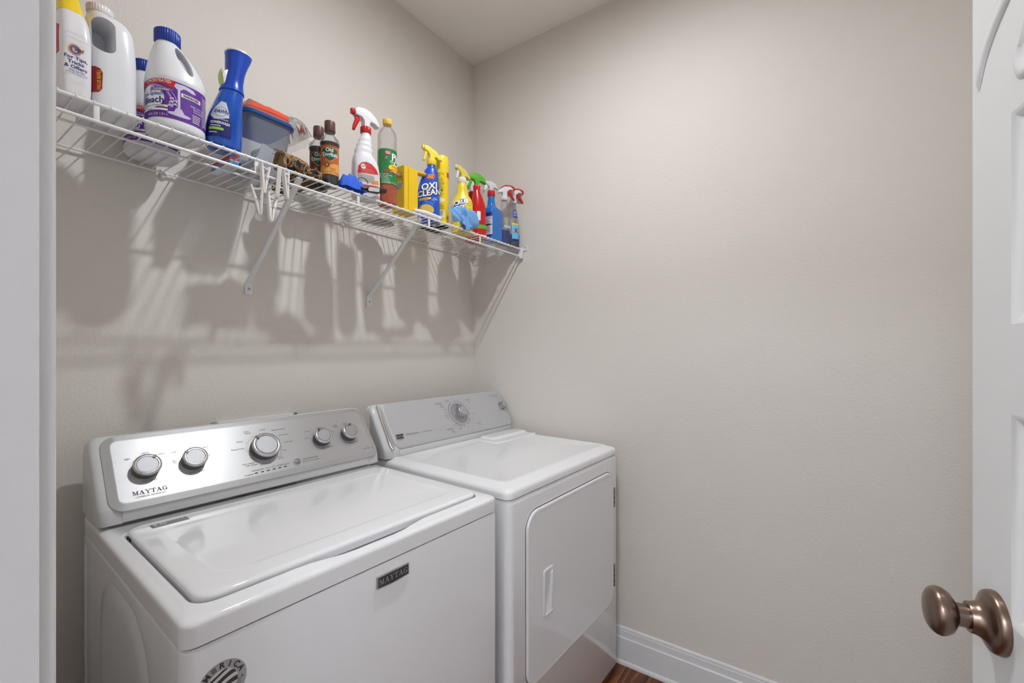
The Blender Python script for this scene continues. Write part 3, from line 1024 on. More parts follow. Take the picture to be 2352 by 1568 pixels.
# ---------------------------------------------------------------- dryer
DX, DY = 1.334, 1.08
dry = appliance('clothes_dryer', 'white clothes dryer with a side-hinged front door, beside the right wall', 'dryer', DX, DY)
def dp(name, me, m, parent=dry, smooth=35):
    return obj(name, offm(me, DX, DY) if isinstance(me, tuple) else me, m, parent, smooth)
a0, a1, b0, b1 = .968, 1.699, .752, 1.395
dcab = dp('cabinet', loft([rr(a0 + i, a1 - i, b0 + i, b1 - i, .024, z) for z, i in ((.024, .02), (.030, .004), (.036, 0), (.873, 0), (.881, .0012), (.8858, .005), (.8862, .03))]), M_ENAMEL)
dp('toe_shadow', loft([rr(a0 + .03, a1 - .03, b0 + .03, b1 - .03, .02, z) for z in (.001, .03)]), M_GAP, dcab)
dp('seam', loft([rr(a0 + .008, a1 - .008, b0 + .008, b1 - .008, .028, z) for z in (.878, .8905)]), M_GAP, dcab)
dp('top', loft([rr(a0 + .005, a1 - .005, b0 + .005, b1, .02, .8875, 6, 10), rr(a0, a1, b0, b1, .024, .8905, 6, 10), rr(a0, a1, b0, b1, .026, .9045, 6, 10), rr(a0 + .0015, a1 - .0015, b0 + .0015, b1, .026, .9105, 6, 10),
            rr(a0 + .006, a1 - .006, b0 + .006, b1, .026, .9155, 6, 10), rr(a0 + .012, a1 - .012, b0 + .013, b1, .026, .9180, 6, 10), rr(a0 + .016, a1 - .016, b0 + .018, b1, .026, .9192, 6, 10), rr(a0 + .032, a1 - .032, b0 + .036, b1 - .05, .03, .9262, 6, 10),
            rr(a0 + .040, a1 - .040, b0 + .046, b1 - .055, .03, .9270, 6, 10), rr(a0 + .047, a1 - .047, b0 + .053, b1 - .06, .028, .9258, 6, 10), rr(a0 + .2, a1 - .2, b0 + .2, b1 - .2, .02, .9262, 6, 10)]), M_ENAMEL2, dry, 50)
# lint screen cover at the back of the top
lint = dp('lint_screen_cover', join(loft([rr(1.40 + i, 1.69 - i, 1.150 + i * .6, 1.285 - i * .3, .012, z, 5, 4) for z, i in ((.9255, 0), (.9275, .0005), (.9290, .003), (.9292, .02))])), M_ENAMEL2, dry, 40)
dp('grip', loft([rr(1.44 + i, 1.69 - i * .4, 1.205 + i * .6, 1.282 - i * .2, .008, z, 5, 4) for z, i in ((.9285, 0), (.9330, .004), (.9352, .012), (.9355, .02))]), M_ENAMEL2, lint, 40)
# door: proud panel with round corners, hinged on the right
dx0, dx1, dz0, dz1 = 1.049, 1.643, .308, .832
def front_ring(ins, yy, r):
    return [(a, yy, b) for a, b, _ in rr(dx0 + ins, dx1 - ins, dz0 + ins, dz1 - ins, max(r - ins, .004), 0, 8, 8)]
dgap = dp('door_gap', loft([front_ring(-.0035, .7517, .056)[::-1], front_ring(-.0035, .7522, .056)[::-1]]), mat('gap_grey', (120, 120, 120), .6), dcab)
ddoor = dp('door', loft([front_ring(0, .7515, .055), front_ring(0, .7475, .055), front_ring(.0012, .7452, .055), front_ring(.005, .7438, .055), front_ring(.009, .7445, .055), front_ring(.014, .7447, .055)]), M_ENAMEL, dry, 40)
# recessed pull built as a raised frame around a sunk cup
hx0, hx1, hz0, hz1 = 1.131, 1.189, .487, .634
def hring(ins, yy, r=.010):
    return [(a, yy, b) for a, b, _ in rr(hx0 + ins, hx1 - ins, hz0 + ins, hz1 - ins, max(r - ins * .6, .003), 0, 5, 5)]
dp('handle', loft([hring(0, .7447), hring(0, .7425), hring(.0025, .7412), hring(.006, .7415), hring(.009, .7430), hring(.012, .7444)], False, True), M_ENAMEL, ddoor, 40)
dp('handle_lip', prism([(1.172, .508), (1.181, .502), (1.181, .619), (1.172, .613)], .7405, .7446, 'y', .0012, 2), M_ENAMEL2, ddoor, 40)
for z0_, z1_ in ((.685, .762), (.368, .455)):
    hg = dp('hinge', tube([(1.6475, .7445, z0_), (1.6475, .7445, z1_)], .0042, 10), M_SATIN, ddoor)
    for q in range(1, 4):
        zz = z0_ + (z1_ - z0_) * q / 4
        dp('knuckle_gap', tube([(1.6475, .7445, zz - .0008), (1.6475, .7445, zz + .0008)], .0045, 10), M_GAP, hg)
    dp('leaf', box(1.6475, 1.656, .7495, .7518, z0_ + .004, z1_ - .004, .0004, 1), M_SATIN, hg)
# console
O_D = Vector((0, 1.302, .957)); U_D = Vector((0, .09, .145)).normalized(); N_D = Vector((0, -U_D.z, U_D.y))
dcon = dp('console', housing(.962, 1.703, yb=1.300, zb=.9235, O=O_D, U=U_D, L=.172, yback=1.40), M_CAPGREY, dry, 40)
spanel = dp('silver_panel', plate(O_D, U_D, 1.006, 1.705, -.006, .1755, .030, ((0, -.002), (0, .0015), (.0012, .003), (.006, .0044), (.008, .0045))), M_SILVER, dcon, 25)
for xa_ in (.9925,):
    rings = []
    for s_, wv in ((-.004, .006), (.01, .011), (.09, .0095), (.16, .0085), (.174, .005)):
        c = O_D + U_D * s_
        rings.append([Vector((xa_ + wv * math.cos(a), 0, 0)) + c + N_D * (.0085 * max(math.sin(a), -.3)) for a in [2 * math.pi * k / 16 for k in range(16)]])
    dp('end_trim', loft(rings), M_CHROME, dcon, 50)
dp('lower_strip', box(1.022, 1.685, 1.2975, 1.302, .927, .949, .001, 2), M_CAPGREY, dcon)
dp('console_gap', box(1.022, 1.685, 1.2985, 1.304, .9235, .9268), M_GAP, dcon)
H_D = .0045
def dmap(a, b, off):
    return Vector((a - DX, -DY, 0)) + O_D + U_D * b + N_D * (H_D + off)
M, p = frame(O_D, U_D, 1.381, .092, H_D, DX, DY)
dk = obj('dial', lathe([(.0005, 0), (.047, 0), (.0475, .001), (.046, .0035), (.040, .005), (.034, .0055), (.0275, .0065), (.0265, .010), (.0248, .026), (.0235, .0290), (.0215, .0302), (.0005, .0302)], 56, M=M, off=p), M_SATIN, spanel, 30)
obj('dial_face', lathe([(.0005, .0302), (.0195, .0302), (.0200, .0308), (.0195, .0313), (.0005, .0313)], 40, M=M, off=p), M_CHROME, dk, 30)
obj('dial_mark', move(box(-.001, .001, .032, .040, .0050, .0062), p, M), M_DARKPRINT, dk)
M, p = frame(O_D, U_D, 1.672, .094, H_D, DX, DY)
sk = obj('start_knob', lathe([(.0005, 0), (.020, 0), (.0195, .004), (.0182, .006), (.0172, .020), (.0160, .0225), (.0005, .0225)], 40, M=M, off=p), M_SATIN, spanel, 30)
obj('knob_face', lathe([(.0005, .0225), (.0128, .0225), (.0130, .0232), (.0005, .0235)], 32, M=M, off=p), M_CHROME, sk, 30)
bd = decal('badge', [disc2d([(1.020, .0275), (1.036, .0235), (1.0545, .0275), (1.0575, .0495), (1.0215, .0495)])], dmap, M_SATIN, spanel, .0006)
decal('badge_field', [disc2d([(1.0235, .0305), (1.0535, .0305), (1.0560, .0475), (1.0240, .0475)])], dmap, M_DARKPRINT, bd, .0009)
decal('badge_lettering', [at2d(serif2d('MAYTAG', .0075), 1.0395, .039, sx=.62)], dmap, mat('badge_silver', (178, 178, 180)), bd, .0013)
cxd, czd = 1.381, .092
arcs = [ring2d(cxd, czd, .0600, .0600, .0022, 118, 196), ring2d(cxd, czd, .0545, .0545, .0008, 70, 196), ring2d(cxd, czd, .0600, .0600, .0022, 218, 262), ring2d(cxd, czd, .0545, .0545, .0008, 212, 330),
        ring2d(cxd, czd, .0600, .0600, .0022, 40, 62), ring2d(cxd, czd, .0600, .0600, .0022, -18, 6), ring2d(cxd, czd, .0600, .0600, .0022, -70, -60), ring2d(cxd, czd, .0600, .0600, .0022, -52, -38), ring2d(cxd, czd, .060, .060, .0022, 84, 92), ring2d(cxd, czd, .060, .060, .0022, 203, 212)]
arcs += [at2d(rect2d(-.0009, .0009, .052, .066, 1, 1), cxd, czd, R(a)) for a in (-18, 110, 180, -122)]
decal('dial_arcs', arcs, dmap, M_GREYPRINT, spanel, stuff=True)
decal('lettering', [T('CENTENNIAL', 1.098, .0405, .0105, fit=.064), T('automatic', 1.286, .1495, .0095), T('dry', 1.296, .139, .0095), T('automatic', 1.294, .030, .0095), T('dry', 1.302, .0195, .0095),
                    T('timed', 1.462, .1495, .0095), T('dry', 1.467, .139, .0095), T('air fluff', 1.470, .031, .0095), T('push to start', 1.655, .1535, .0088)], dmap, M_GREYPRINT, spanel, split=True)
decal('small_lettering', [T(a, b, c, .0058) for a, b, c in (('commercial technology', 1.170, .0405), ('wrinkle', 1.338, .158), ('prevent', 1.338, .152), ('off', 1.377, .162), ('more dry', 1.308, .118), ('very dry', 1.306, .105), ('energy', 1.303, .094),
                          ('preferred', 1.303, .087), ('less dry', 1.306, .076), ('more dry', 1.3275, .045), ('very dry', 1.338, .0375), ('energy', 1.352, .028), ('preferred', 1.352, .0215), ('off', 1.332, .059), ('off', 1.398, .024), ('70', 1.437, .135), ('60', 1.449, .121), ('50', 1.455, .107), ('less dry', 1.465, .080), ('20', 1.447, .055), ('end of cycle', 1.664, .143), ('on', 1.650, .128), ('off', 1.687, .131), ('no heat', 1.474, .021), ('high heat', 1.300, .1305), ('med heat', 1.305, .012))]
      + [ring2d(1.672, .094, .0275, .0275, .0007, 70, 118)], dmap, M_GREYPRINT, spanel, stuff=True)

# ---------------------------------------------------------------- outlet box on the wall behind the washer
ob = thing('washer_outlet_box', 'white plastic water outlet box on the wall behind the washer console', 'outlet box', (.699, YB, 1.0))
obj('frame', join(box(-.131, .131, -.012, -.0006, .080, .0995, .003, 2), box(-.131, .131, -.012, -.0006, -.13, -.11, .003, 2), box(-.131, -.112, -.012, -.0006, -.13, .0995, .003, 2), box(.112, .131, -.012, -.0006, -.13, .0995, .003, 2)), M_BRACKET, ob)
obj('back', box(-.112, .112, -.004, -.0006, -.11, .08), mat('box_inner', (205, 205, 203), .5), ob)
for xv, mv in ((-.05, RED), (.05, BLUE_CAP)):
    obj('valve', join(tube([(xv, -.014, -.09), (xv, -.014, -.02)], .009, 12), tube([(xv - .018, -.026, -.02), (xv + .018, -.026, -.02)], .005, 8)), mv, ob)

# ================================================================== THINGS ON THE SHELF
def item(name, label, cat, x, y, rz=0.0, group=None, dz=0.0):
    return thing(name, label, cat, (x, y, SHZ + .0022 + sag(x) + dz), R(rz), group)

def size(t, kxy, kz):
    """final size of a thing on the shelf"""
    t.scale = (kxy, kxy, kz)
    return t

def sprayer(parent, z, ang, head, trig, collar, nozzle=None, cx=0.0, rc=.0155, sc=1.0, style='swoop', hc=.020, cy=0.0, shell=None):
    """trigger head; nozzle points along +x before turning by ang"""
    Mr = Matrix.Rotation(R(ang), 3, 'Z') @ Matrix.Scale(sc, 3)
    def put(me, dz=0.0):
        return move(me, (cx, cy, z + dz), Mr)
    obj('collar', put(ridged_cap(rc / sc, hc / sc, 22, .0006)), collar, parent, 40)
    h = hc
    if style == 'swoop':
        hd = [(.040, .026), (.043, .044), (.034, .054), (.012, .059), (-.014, .055), (-.032, .043), (-.044, .026), (-.047, .014), (-.040, .012), (-.028, .019), (-.014, .021), (-.0105, .014), (-.0105, -.002), (.0105, -.002), (.0115, .018), (.020, .026)]
        tr = [(.026, .028), (.040, .028), (.038, .016), (.046, -.008), (.048, -.022), (.041, -.024), (.033, -.006), (.024, .012)]
        nz = [(.041, .028), (.052, .030), (.053, .045), (.042, .046)]
    elif style == 'slant':
        hd = [(.034, .034), (.036, .050), (.020, .052), (-.016, .036), (-.040, .012), (-.043, .0), (-.030, -.001), (-.020, .008), (-.0105, .006), (-.0105, -.002), (.0105, -.002), (.0115, .016), (.020, .026)]
        tr = [(.014, .030), (.030, .034), (.031, .018), (.038, -.004), (.036, -.012), (.030, -.010), (.022, .012)]
        nz = [(.034, .036), (.041, .038), (.042, .052), (.035, .053)]
    else:  # 'beak'
        hd = [(.046, .034), (.047, .044), (.030, .052), (.0, .050), (-.024, .036), (-.034, .020), (-.034, .010), (-.024, .014), (-.0105, .016), (-.0105, -.002), (.0105, -.002), (.0115, .020), (.026, .032)]
        tr = [(.018, .030), (.034, .034), (.036, .020), (.050, -.006), (.055, -.016), (.050, -.017), (.034, -.002), (.020, .016)]
        nz = [(.046, .033), (.054, .033), (.054, .043), (.047, .044)]
    hd = [(a, b) for a, b in hd]
    ho = obj('spray_head', put(prism(hd, -.012, .012, 'y', .0035, 3), h), head, parent, 50)
    if shell:
        obj('top_shell', put(prism([(-.030, .026), (-.022, .0385), (0, .0525), (.030, .0545), (.050, .0465), (.051, .036), (.044, .036), (.028, .047), (.0, .045), (-.018, .034)], -.0128, .0128, 'y', .002, 2), h), shell, ho, 50)
    obj('trigger', put(prism(tr, -.006, .006, 'y', .0018, 2), h), trig, parent, 50)
    obj('nozzle', put(prism(nz, -.008, .008, 'y', .0015, 2), h), nozzle or trig, ho, 50)

def blob(a, b, c, amp=.006, freq=40, seed=0, e=2.4, flat=True, n=40, m=28, ridge=False):
    """crumpled closed lump with a flat base"""
    rings = []
    for j in range(m + 1):
        ph = -math.pi / 2 + math.pi * j / m
        ring = []
        for i in range(n):
            th = 2 * math.pi * i / n
            cp, sp = math.cos(ph), math.sin(ph)
            f = lambda v: math.copysign(abs(v) ** (2 / e), v)
            p = Vector((a * f(cp) * f(math.cos(th)), b * f(cp) * f(math.sin(th)), c * f(sp)))
            q = p * freq + Vector((seed * 7.3, seed * 3.1, seed * 5.7))
            d = noise.noise(q) + .5 * noise.noise(q * 2.1)
            if ridge:
                d = (1 - abs(d) * 2.2) * .7
            nn = Vector((p.x / a ** 2, p.y / b ** 2, p.z / c ** 2))
            nn = nn.normalized() if nn.length > 1e-6 else Vector((0, 0, 1))
            p += nn * d * amp
            p.z += c
            if flat: p.z = max(p.z, 0.0002 + .0001 * math.sin(i))
            ring.append(p)
        rings.append(ring)
    return loft(rings)

TH_ = lambda x, y, rz=0: math.atan2(-y, -x) - R(rz)      # the side of a bottle that faces the doorway

# ---------------------------------------------------------------- stain remover spray at the far left
t = item('spray_bottle', 'white stain remover spray bottle with yellow shoulders, half hidden by the door casing', 'spray bottle', .2275, 1.229)
B = Body([(0, .020, .045, 0, 4), (.004, .0235, .0485, 0, 4.5), (.05, .0245, .0495, 0, 5), (.115, .0245, .049, 0, 5), (.15, .0235, .043, 0, 4), (.18, .0195, .031, -.002, 3), (.205, .0165, .020, -.003, 2.4), (.215, .015, .016, -.003, 2)])
b = obj('body', B.mesh(), W_PLA, t, 60)
obj('shoulder_sleeve', loft([[B.pt(2 * math.pi * i / 48, z, .0004) for i in range(48)] for z in [.172 + .004 * k for k in range(11)]]), YEL, b, 60)
f = B.mapper(-math.pi / 2)
decal('logo_rings', [ring2d(-.003, .0905, .0095, .0105, .0022), ring2d(-.003, .0905, .0042, .005, .0014)], f, INK_O, b, .0005)
decal('logo_ring', [ring2d(-.003, .0905, .0072, .0082, .0028)], f, INK_B, b, .0006)
decal('lettering', [T('SHOUT', .003, .0915, .0085, bold=.03, fit=.014)], f, INK_K, b, .0009)
decal('lettering', [T('For Tips,', -.0015, .0745, .0092, bold=.015), T('Tricks', -.0015, .0655, .0092, bold=.015), T('& Offers', -.0015, .0565, .0092, bold=.015), T('Visit Us On', -.0005, .0495, .0048, bold=.01), T('www.shoutitout.com', -.0005, .045, .0036)], f, INK_N, b, .0006)
decal('rib', [rect2d(-.018, .018, z, z + .0006) for z in (.028, .042, .102, .112, .122)], f, W_HDPE, b, .0009)
f2 = B.mapper(math.pi)
decal('label', [disc2d([(-.035, .075), (.038, .082), (.036, .135), (-.02, .16), (-.032, .13)])], f2, INK_R, b, .0005, label='red front label')
sprayer(t, .213, -90, P_('orange_plastic', (232, 88, 30)), P_('orange_plastic', (232, 88, 30)), YEL, cx=-.003)

# ---------------------------------------------------------------- refill jug
t = item('refill_jug', 'large white refill jug with a hollow grip and a red label, no coloured cap', 'jug', .2886, 1.262)
size(t, .975, .928)
B = Body([(0, .036, .070, 0, 4), (.005, .041, .075, 0, 4.2), (.10, .0415, .0755, 0, 4.2), (.125, .041, .075, 0, 4.2), (.19, .038, .070, -.001, 4), (.215, .033, .058, -.004, 3.4), (.232, .024, .034, -.008, 2.6), (.240, .021, .022, -.010, 2), (.244, .020, .020, -.010, 2)])
cut = join(loft([[(x_, y_, z_) for x_, z_, _ in rr(-.0355, -.0005, .126, .206, .016, 0, 6, 3)][::1] for y_ in (-.12, .01)]))
bo = modified(B.mesh(), [('BOOLEAN', dict(operation='DIFFERENCE', solver='EXACT', cut=cut))])
b = obj('body', bo, W_HDPE, t, 50)
obj('cap', move(ridged_cap(.0225, .017, 30, .0004), (-.010, 0, .243)), W_PLA, t, 40)
f = B.mapper(-math.pi / 2)
lb = decal('label', [disc2d([(-.045, .032), (-.028, .034), (-.023, .042), (-.022, .078), (-.026, .086), (-.034, .089), (-.048, .090)])], f, mat('label_dark_red', (150, 22, 28), .45), b, .0005)
decal('lettering', [T('VALUE REFILL', -.0275, .0605, .0085, rot=R(90), fit=.044)], f, INK_Y, lb, .0009)
rings = [[B.pt(2 * math.pi * i / 48, z, o_) for i in range(48)] for z, o_ in ((.118, .0002), (.121, .0012), (.124, .0002))]

# ---------------------------------------------------------------- bleach jugs
PURPLE = mat('label_purple', (98, 40, 150), .4, var=.08, vscale=30)
def bleach(label, x, y, full=True):
    t = item('bleach_jug', label, 'jug', x, y, group='lavender bleach jugs')
    size(t, .985, .956)
    B = Body([(0, .048, .048, 0, 2.4), (.005, .0545, .0545, 0, 2.4), (.016, .056, .056, 0, 2.4), (.021, .0555, .0555, 0, 2.4), (.112, .0555, .0555, 0, 2.4), (.117, .0565, .0565, 0, 2.4), (.13, .0555, .0545, 0, 2.4), (.155, .0505, .048, -.002, 2.3),
              (.185, .039, .037, -.008, 2.2), (.207, .0275, .0265, -.014, 2.1), (.214, .0235, .0235, -.0155, 2), (.217, .021, .021, -.016, 2), (.224, .021, .021, -.016, 2)], 64)
    if full:
        c_ = []
        for y_ in (-.08, .08):
            ring = []
            for k in range(28):
                a = 2 * math.pi * k / 28
                u, v = .036 * math.cos(a), .0110 * math.sin(a)
                d = Vector((.42, -.907))
                ring.append((.0165 + u * d.x + v * .907 + y_ * .33, y_, .173 + u * d.y + v * .42))
            c_.append(ring)
        me = modified(B.mesh(), [('BOOLEAN', dict(operation='DIFFERENCE', solver='EXACT', cut=loft(c_)))])
    else:
        me = B.mesh()
    b = obj('body', me, W_HDPE, t, 45)
    obj('cap', move(ridged_cap(.0245, .030, 36, .0007, .003), (-.016, 0, .218)), BLUE_CAP, t, 40)
    f = B.mapper(TH_(x, y))
    lb = decal('label', [rect2d(-.12, .12, .023, .111, 48, 4)], f, PURPLE, b, .0004)
    decal('banner', [disc2d([(-.09, .0985), (-.012, .099), (-.003, .093), (-.001, .111), (-.09, .111)], 6)], f, INK_R, lb, .0008)
    decal('lettering', [T('CONCENTRATED', -.036, .1055, .0092, bold=.012, fit=.056), T('40 FL OZ 1.21 L', -.036, .0295, .0066)], f, INK_W, lb, .0012)
    decal('swirl', [ring2d(-.052, .066, .046, .033, .004, -30, 120), ring2d(-.050, .067, .052, .031, .002, -40, 100)], f, mat('label_lilac', (170, 140, 205), .4), lb, .0007)
    ov = decal('oval', [disc2d(ell(-.056, .068, .036, .027, 36), 6)], f, INK_W, lb, .0009)
    decal('banner', [disc2d([(-.052, .083), (-.008, .083), (-.002, .0915), (-.049, .0915)], 5)], f, mat('label_mauve', (122, 92, 150), .4), lb, .0012)
    decal('lettering', [T('Lavender', -.0265, .0872, .0088, fit=.031)], f, INK_W, lb, .0016)
    decal('lettering', [T('Low-Splash', -.049, .0765, .0125, bold=.01, fit=.054)], f, INK_B, lb, .0016)
    decal('lettering', [T('Bleach', -.047, .0615, .0205, bold=.015, fit=.052)], f, INK_N, lb, .0016)
    decal('bar', [rect2d(-.085, -.014, .0465, .0515), rect2d(-.085, -.014, .0385, .0430)], f, INK_W, lb, .0012)
    decal('lettering', [T('Brightens & Deodorizes', -.042, .049, .0045, fit=.045), T('Formula', -.052, .0407, .0045)], f, INK_K, lb, .0016)
    decal('splash', [disc2d([(.0, .107), (.018, .108), (.034, .105), (.040, .098), (.032, .0965), (.022, .1005), (.014, .099), (.010, .0945), (.002, .094), (-.003, .0995)], 4, (.012, .102)), rect2d(.0035, .0085, .040, .096, 2, 6),
           disc2d(ell(.007, .036, .022, .0045, 24), 3), disc2d([(.001, .05), (.011, .05), (.018, .037), (-.004, .037)], 2)], f, mat('label_pale', (206, 200, 224), .4), lb, .0008)
    bc = decal('barcode', [rect2d(.010, .050, .0795, .0885)], f, INK_W, lb, .0012)
    rb = random.Random(4); q = []
    xx = .013
    while xx < .047:
        wd = rb.choice((.0005, .0009, .0014)); q.append(rect2d(xx, xx + wd, .081, .087, 1, 1)); xx += wd + rb.choice((.0005, .0009))
    decal('bars', q, f, INK_K, bc, .0016, stuff=True)
    decal('small_print', [T('KEEP OUT OF', .043, .066, .0048), T('REACH OF', .045, .0605, .0048), T('CHILDREN', .045, .055, .0048)] + lines(.032, .052, .047, .0042, 5, .0016, 3) + [rect2d(.0555, .0561, .025, .105, 1, 6)] + lines(.058, .078, .1, .0045, 16, .0017, 5), f, INK_W, lb, .0012, stuff=True)
    decal('sprigs', [at2d(disc2d(ell(0, 0, .0035, .0013, 10), 2), -.010 + .0035 * (k % 4) + .001 * (k // 4), .052 + .0042 * (k // 2), R(35 + 60 * (k % 2))) for k in range(10)], f, mat('label_sprig', (214, 202, 226), .4), lb, .0018, stuff=True)
    return t
bleach('white bleach jug with purple label, dark blue cap and open grip at the shelf front', .401, 1.2205)
bleach('white bleach jug with blue cap hidden behind the other purple-labelled jug', .4095, 1.398, False)

# ---------------------------------------------------------------- dish spray, tall blue
t = item('spray_bottle', 'tall translucent blue dish spray bottle with a smooth blue upright head', 'spray bottle', .4925, 1.1985)
size(t, .979, .941)
DBLUE = mat('blue_liquid_plastic', (18, 88, 196), .12, trans=.2, coat=.4, sss=.0, var=.25, vscale=14)
DHEAD = mat('blue_head', (22, 68, 178), .3)
B = Body([(0, .030, .026, 0, 2.6), (.005, .036, .031, 0, 2.6), (.03, .0395, .033, 0, 2.5), (.075, .0375, .032, .003, 2.4), (.12, .0315, .029, .010, 2.2), (.155, .0265, .025, .0175, 2.1), (.163, .0255, .024, .019, 2)])
b = obj('body', B.mesh(), DBLUE, t, 60)
Hh = Body([(.160, .0275, .0265, .0185, 2), (.164, .0278, .0268, .019, 2), (.168, .0262, .0252, .0195, 2), (.19, .0225, .0225, .022, 2.1), (.215, .0215, .0235, .026, 2.2), (.24, .0245, .025, .030, 2.3), (.262, .0285, .027, .034, 2.3), (.267, .029, .0275, .0345, 2.3)])
hd = obj('spray_head', Hh.mesh(), DHEAD, t, 60)
obj('head_top', loft([[Hh.pt(2 * math.pi * i / 48, .267, o_) + Vector((0, 0, dz)) for i in range(48)] for o_, dz in ((0, .0002), (.0012, .001), (.0008, .0038), (-.004, .006), (-.015, .007))]), W_PLA, hd, 40)
obj('trigger', prism([(.006, .216), (-.0035, .208), (-.0065, .198), (-.0035, .180), (-.003, .168), (.004, .170), (.010, .190), (.010, .212)], -.010, .010, 'y', .002, 2), W_PLA, hd, 40)
decal('trigger_label', [disc2d([(-.009, .168), (.009, .168), (.0105, .192), (.009, .214), (-.009, .214)], 2)], lambda a, bb, o_: Vector((-.0072 + (bb - .195) ** 2 * 9 - o_ - .0008, a, bb)) , mat('label_lime', (188, 204, 120), .5), hd, .0006)
f = B.mapper(R(-126))
lb = decal('label', [disc2d([(-.028, .022), (.028, .022), (.029, .055), (.022, .085), (.007, .117), (-.007, .117), (-.022, .085), (-.029, .055)], 8)], f, mat('label_navy', (20, 34, 110), .3), b, .0005)
decal('label_cloud', [disc2d([(-.022, .078), (-.010, .066), (.006, .070), (.020, .076), (.018, .088), (.006, .116), (-.005, .118), (-.017, .092)], 6)], f, mat('label_cloud_grey', (196, 202, 216), .4), lb, .0009)
decal('logo_ring', [ring2d(.001, .088, .0125, .0135, .0010)], f, INK_GR, lb, .0012)
decal('lettering', [T('DAWN', .002, .0885, .0135, bold=.02, fit=.029)], f, INK_N, lb, .0016)
decal('lettering', [T('PLATINUM', .006, .0672, .0052), T('POWERWASH', .003, .0575, .0102, bold=.02, fit=.040)] + lines(-.016, .008, .0495, .004, 1, .002, 41) + lines(-.018, .002, .0315, .004, 1, .002, 42), f, INK_W, lb, .0014, stuff=True)
decal('pill', [rrect2d(-.020, .012, .0385, .0455, .0034)], f, mat('label_green', (150, 200, 60), .4), lb, .0012)

# ---------------------------------------------------------------- thin carton between the blue spray and the tub
t = item('carton', 'thin white and blue carton with a red band standing between blue spray and plastic tub', 'box', .5475, 1.318, rz=0)
CARD_B = mat('card_blue', (70, 140, 205), .5); CARD_W = mat('card_white', (220, 224, 232), .5)
c = obj('body', box(-.0135, .0135, -.056, .060, 0, .108, .0006, 1), CARD_W, t)
pm = planar((-.0135, 0, 0), (0, -1, 0), (0, 0, 1)); pf = planar((0, -.056, 0), (1, 0, 0), (0, 0, 1))
decal('blue_band', [rect2d(-.055, .055, .001, .011)], pm, CARD_B, c, .0004)
decal('red_band', [rect2d(-.055, .055, .013, .030)], pm, INK_R, c, .0004)
decal('blue_edge', [rect2d(.009, .0128, .001, .107), rect2d(-.0128, .0128, .001, .010)], pf, CARD_B, c, .0004)
decal('red_band', [rect2d(-.0128, .009, .013, .030)], pf, INK_R, c, .0005)
decal('small_print', lines(-.011, .007, .105, .005, 10, .002, 8) + lines(-.011, .007, .026, .005, 3, .002, 9), pf, INK_N, c, .0006, stuff=True)
decal('emblem', [ring2d(-.002, .041, .0085, .0085, .003)], pf, mat('emblem_brown', (96, 30, 36), .5), c, .0006)

# ---------------------------------------------------------------- clear tub with a blue lid, and what is in and on it
t = item('plastic_tub', 'clear plastic storage tub with a blue snap lid', 'storage tub', .6295, 1.322)
def tubring(z, ins, r=.022):
    q = z / .148
    hx, hy = .047 + .018 * q, .066 + .014 * q
    return rr(-hx + ins, hx - ins, -hy + ins, hy - ins, max(r - ins, .004), z, 7, 6)
obj('body', loft([tubring(.003, .004), tubring(.006, .001), tubring(.05, 0), tubring(.1, 0), tubring(.146, 0), tubring(.147, -.003), tubring(.150, -.003)], True, False), CLEAR_MILK, t, 40)
LIDB = clear('lid_blue_clear', (84, 136, 212), .42, .2, .5)
obj('lid', loft([tubring(.148, .0015), tubring(.148, -.0055), tubring(.1505, -.0075), tubring(.1535, -.007), tubring(.154, -.0035), tubring(.1565, -.003), tubring(.1585, -.0035), tubring(.1605, -.002), tubring(.161, .004), tubring(.158, .006), tubring(.158, .02)]), LIDB, t, 40)
PAPER = mat('white_paper', (242, 241, 245), .6, var=.02)
SHEET = mat('grey_white_pouch', (238, 235, 230), .55, bump=.0008, bscale=50, var=.05)
q = item('paper_card', 'blank white folded card standing inside the clear tub', 'card', .604, 1.259, dz=.0085)
q.rotation_euler = (R(-3), R(20), R(-4))
obj('sheet', box(-.015, .015, -.0008, .0008, .004, .078, .0003, 1), PAPER, q)
obj('fold', box(-.015, .015, -.0030, -.0018, .004, .074, .0003, 1), PAPER, q)
q = item('paper_pouch', 'greyish white folded pouch slumped inside the clear tub', 'pouch', .644, 1.308, dz=.0075)
obj('pouch', blob(.033, .042, .034, .003, 24, 5, 3.6), SHEET, q, 60)
obj('flap', blob(.029, .036, .004, .002, 30, 9, 3.6, flat=False), PAPER, q, 60).location = (0, 0, .064)
t = item('orange_cloth_pack', 'orange cleaning cloths folded flat inside a clear plastic bag on the blue lid', 'cloth pack', .634, 1.318, dz=.1612)
ORNG = mat('orange_cloth', (226, 74, 28), .7, bump=.0006, bscale=180, var=.12, vscale=20)
obj('cloths', loft([[(x_ + .004 * math.sin(x_ * 60 + z_ * 200), y_, z_ + .003 * math.sin(x_ * 45 + 1) * (z_ / .03)) for x_, y_, _ in rr(-.060 + i_, .058 - i_, -.062 + i_, .06 - i_, .012, 0, 6, 6)] for z_, i_ in ((.001, .004), (.004, .001), (.012, 0), (.013, .0035), (.015, .0035), (.016, 0), (.026, .001), (.030, .006))]), ORNG, t, 50)
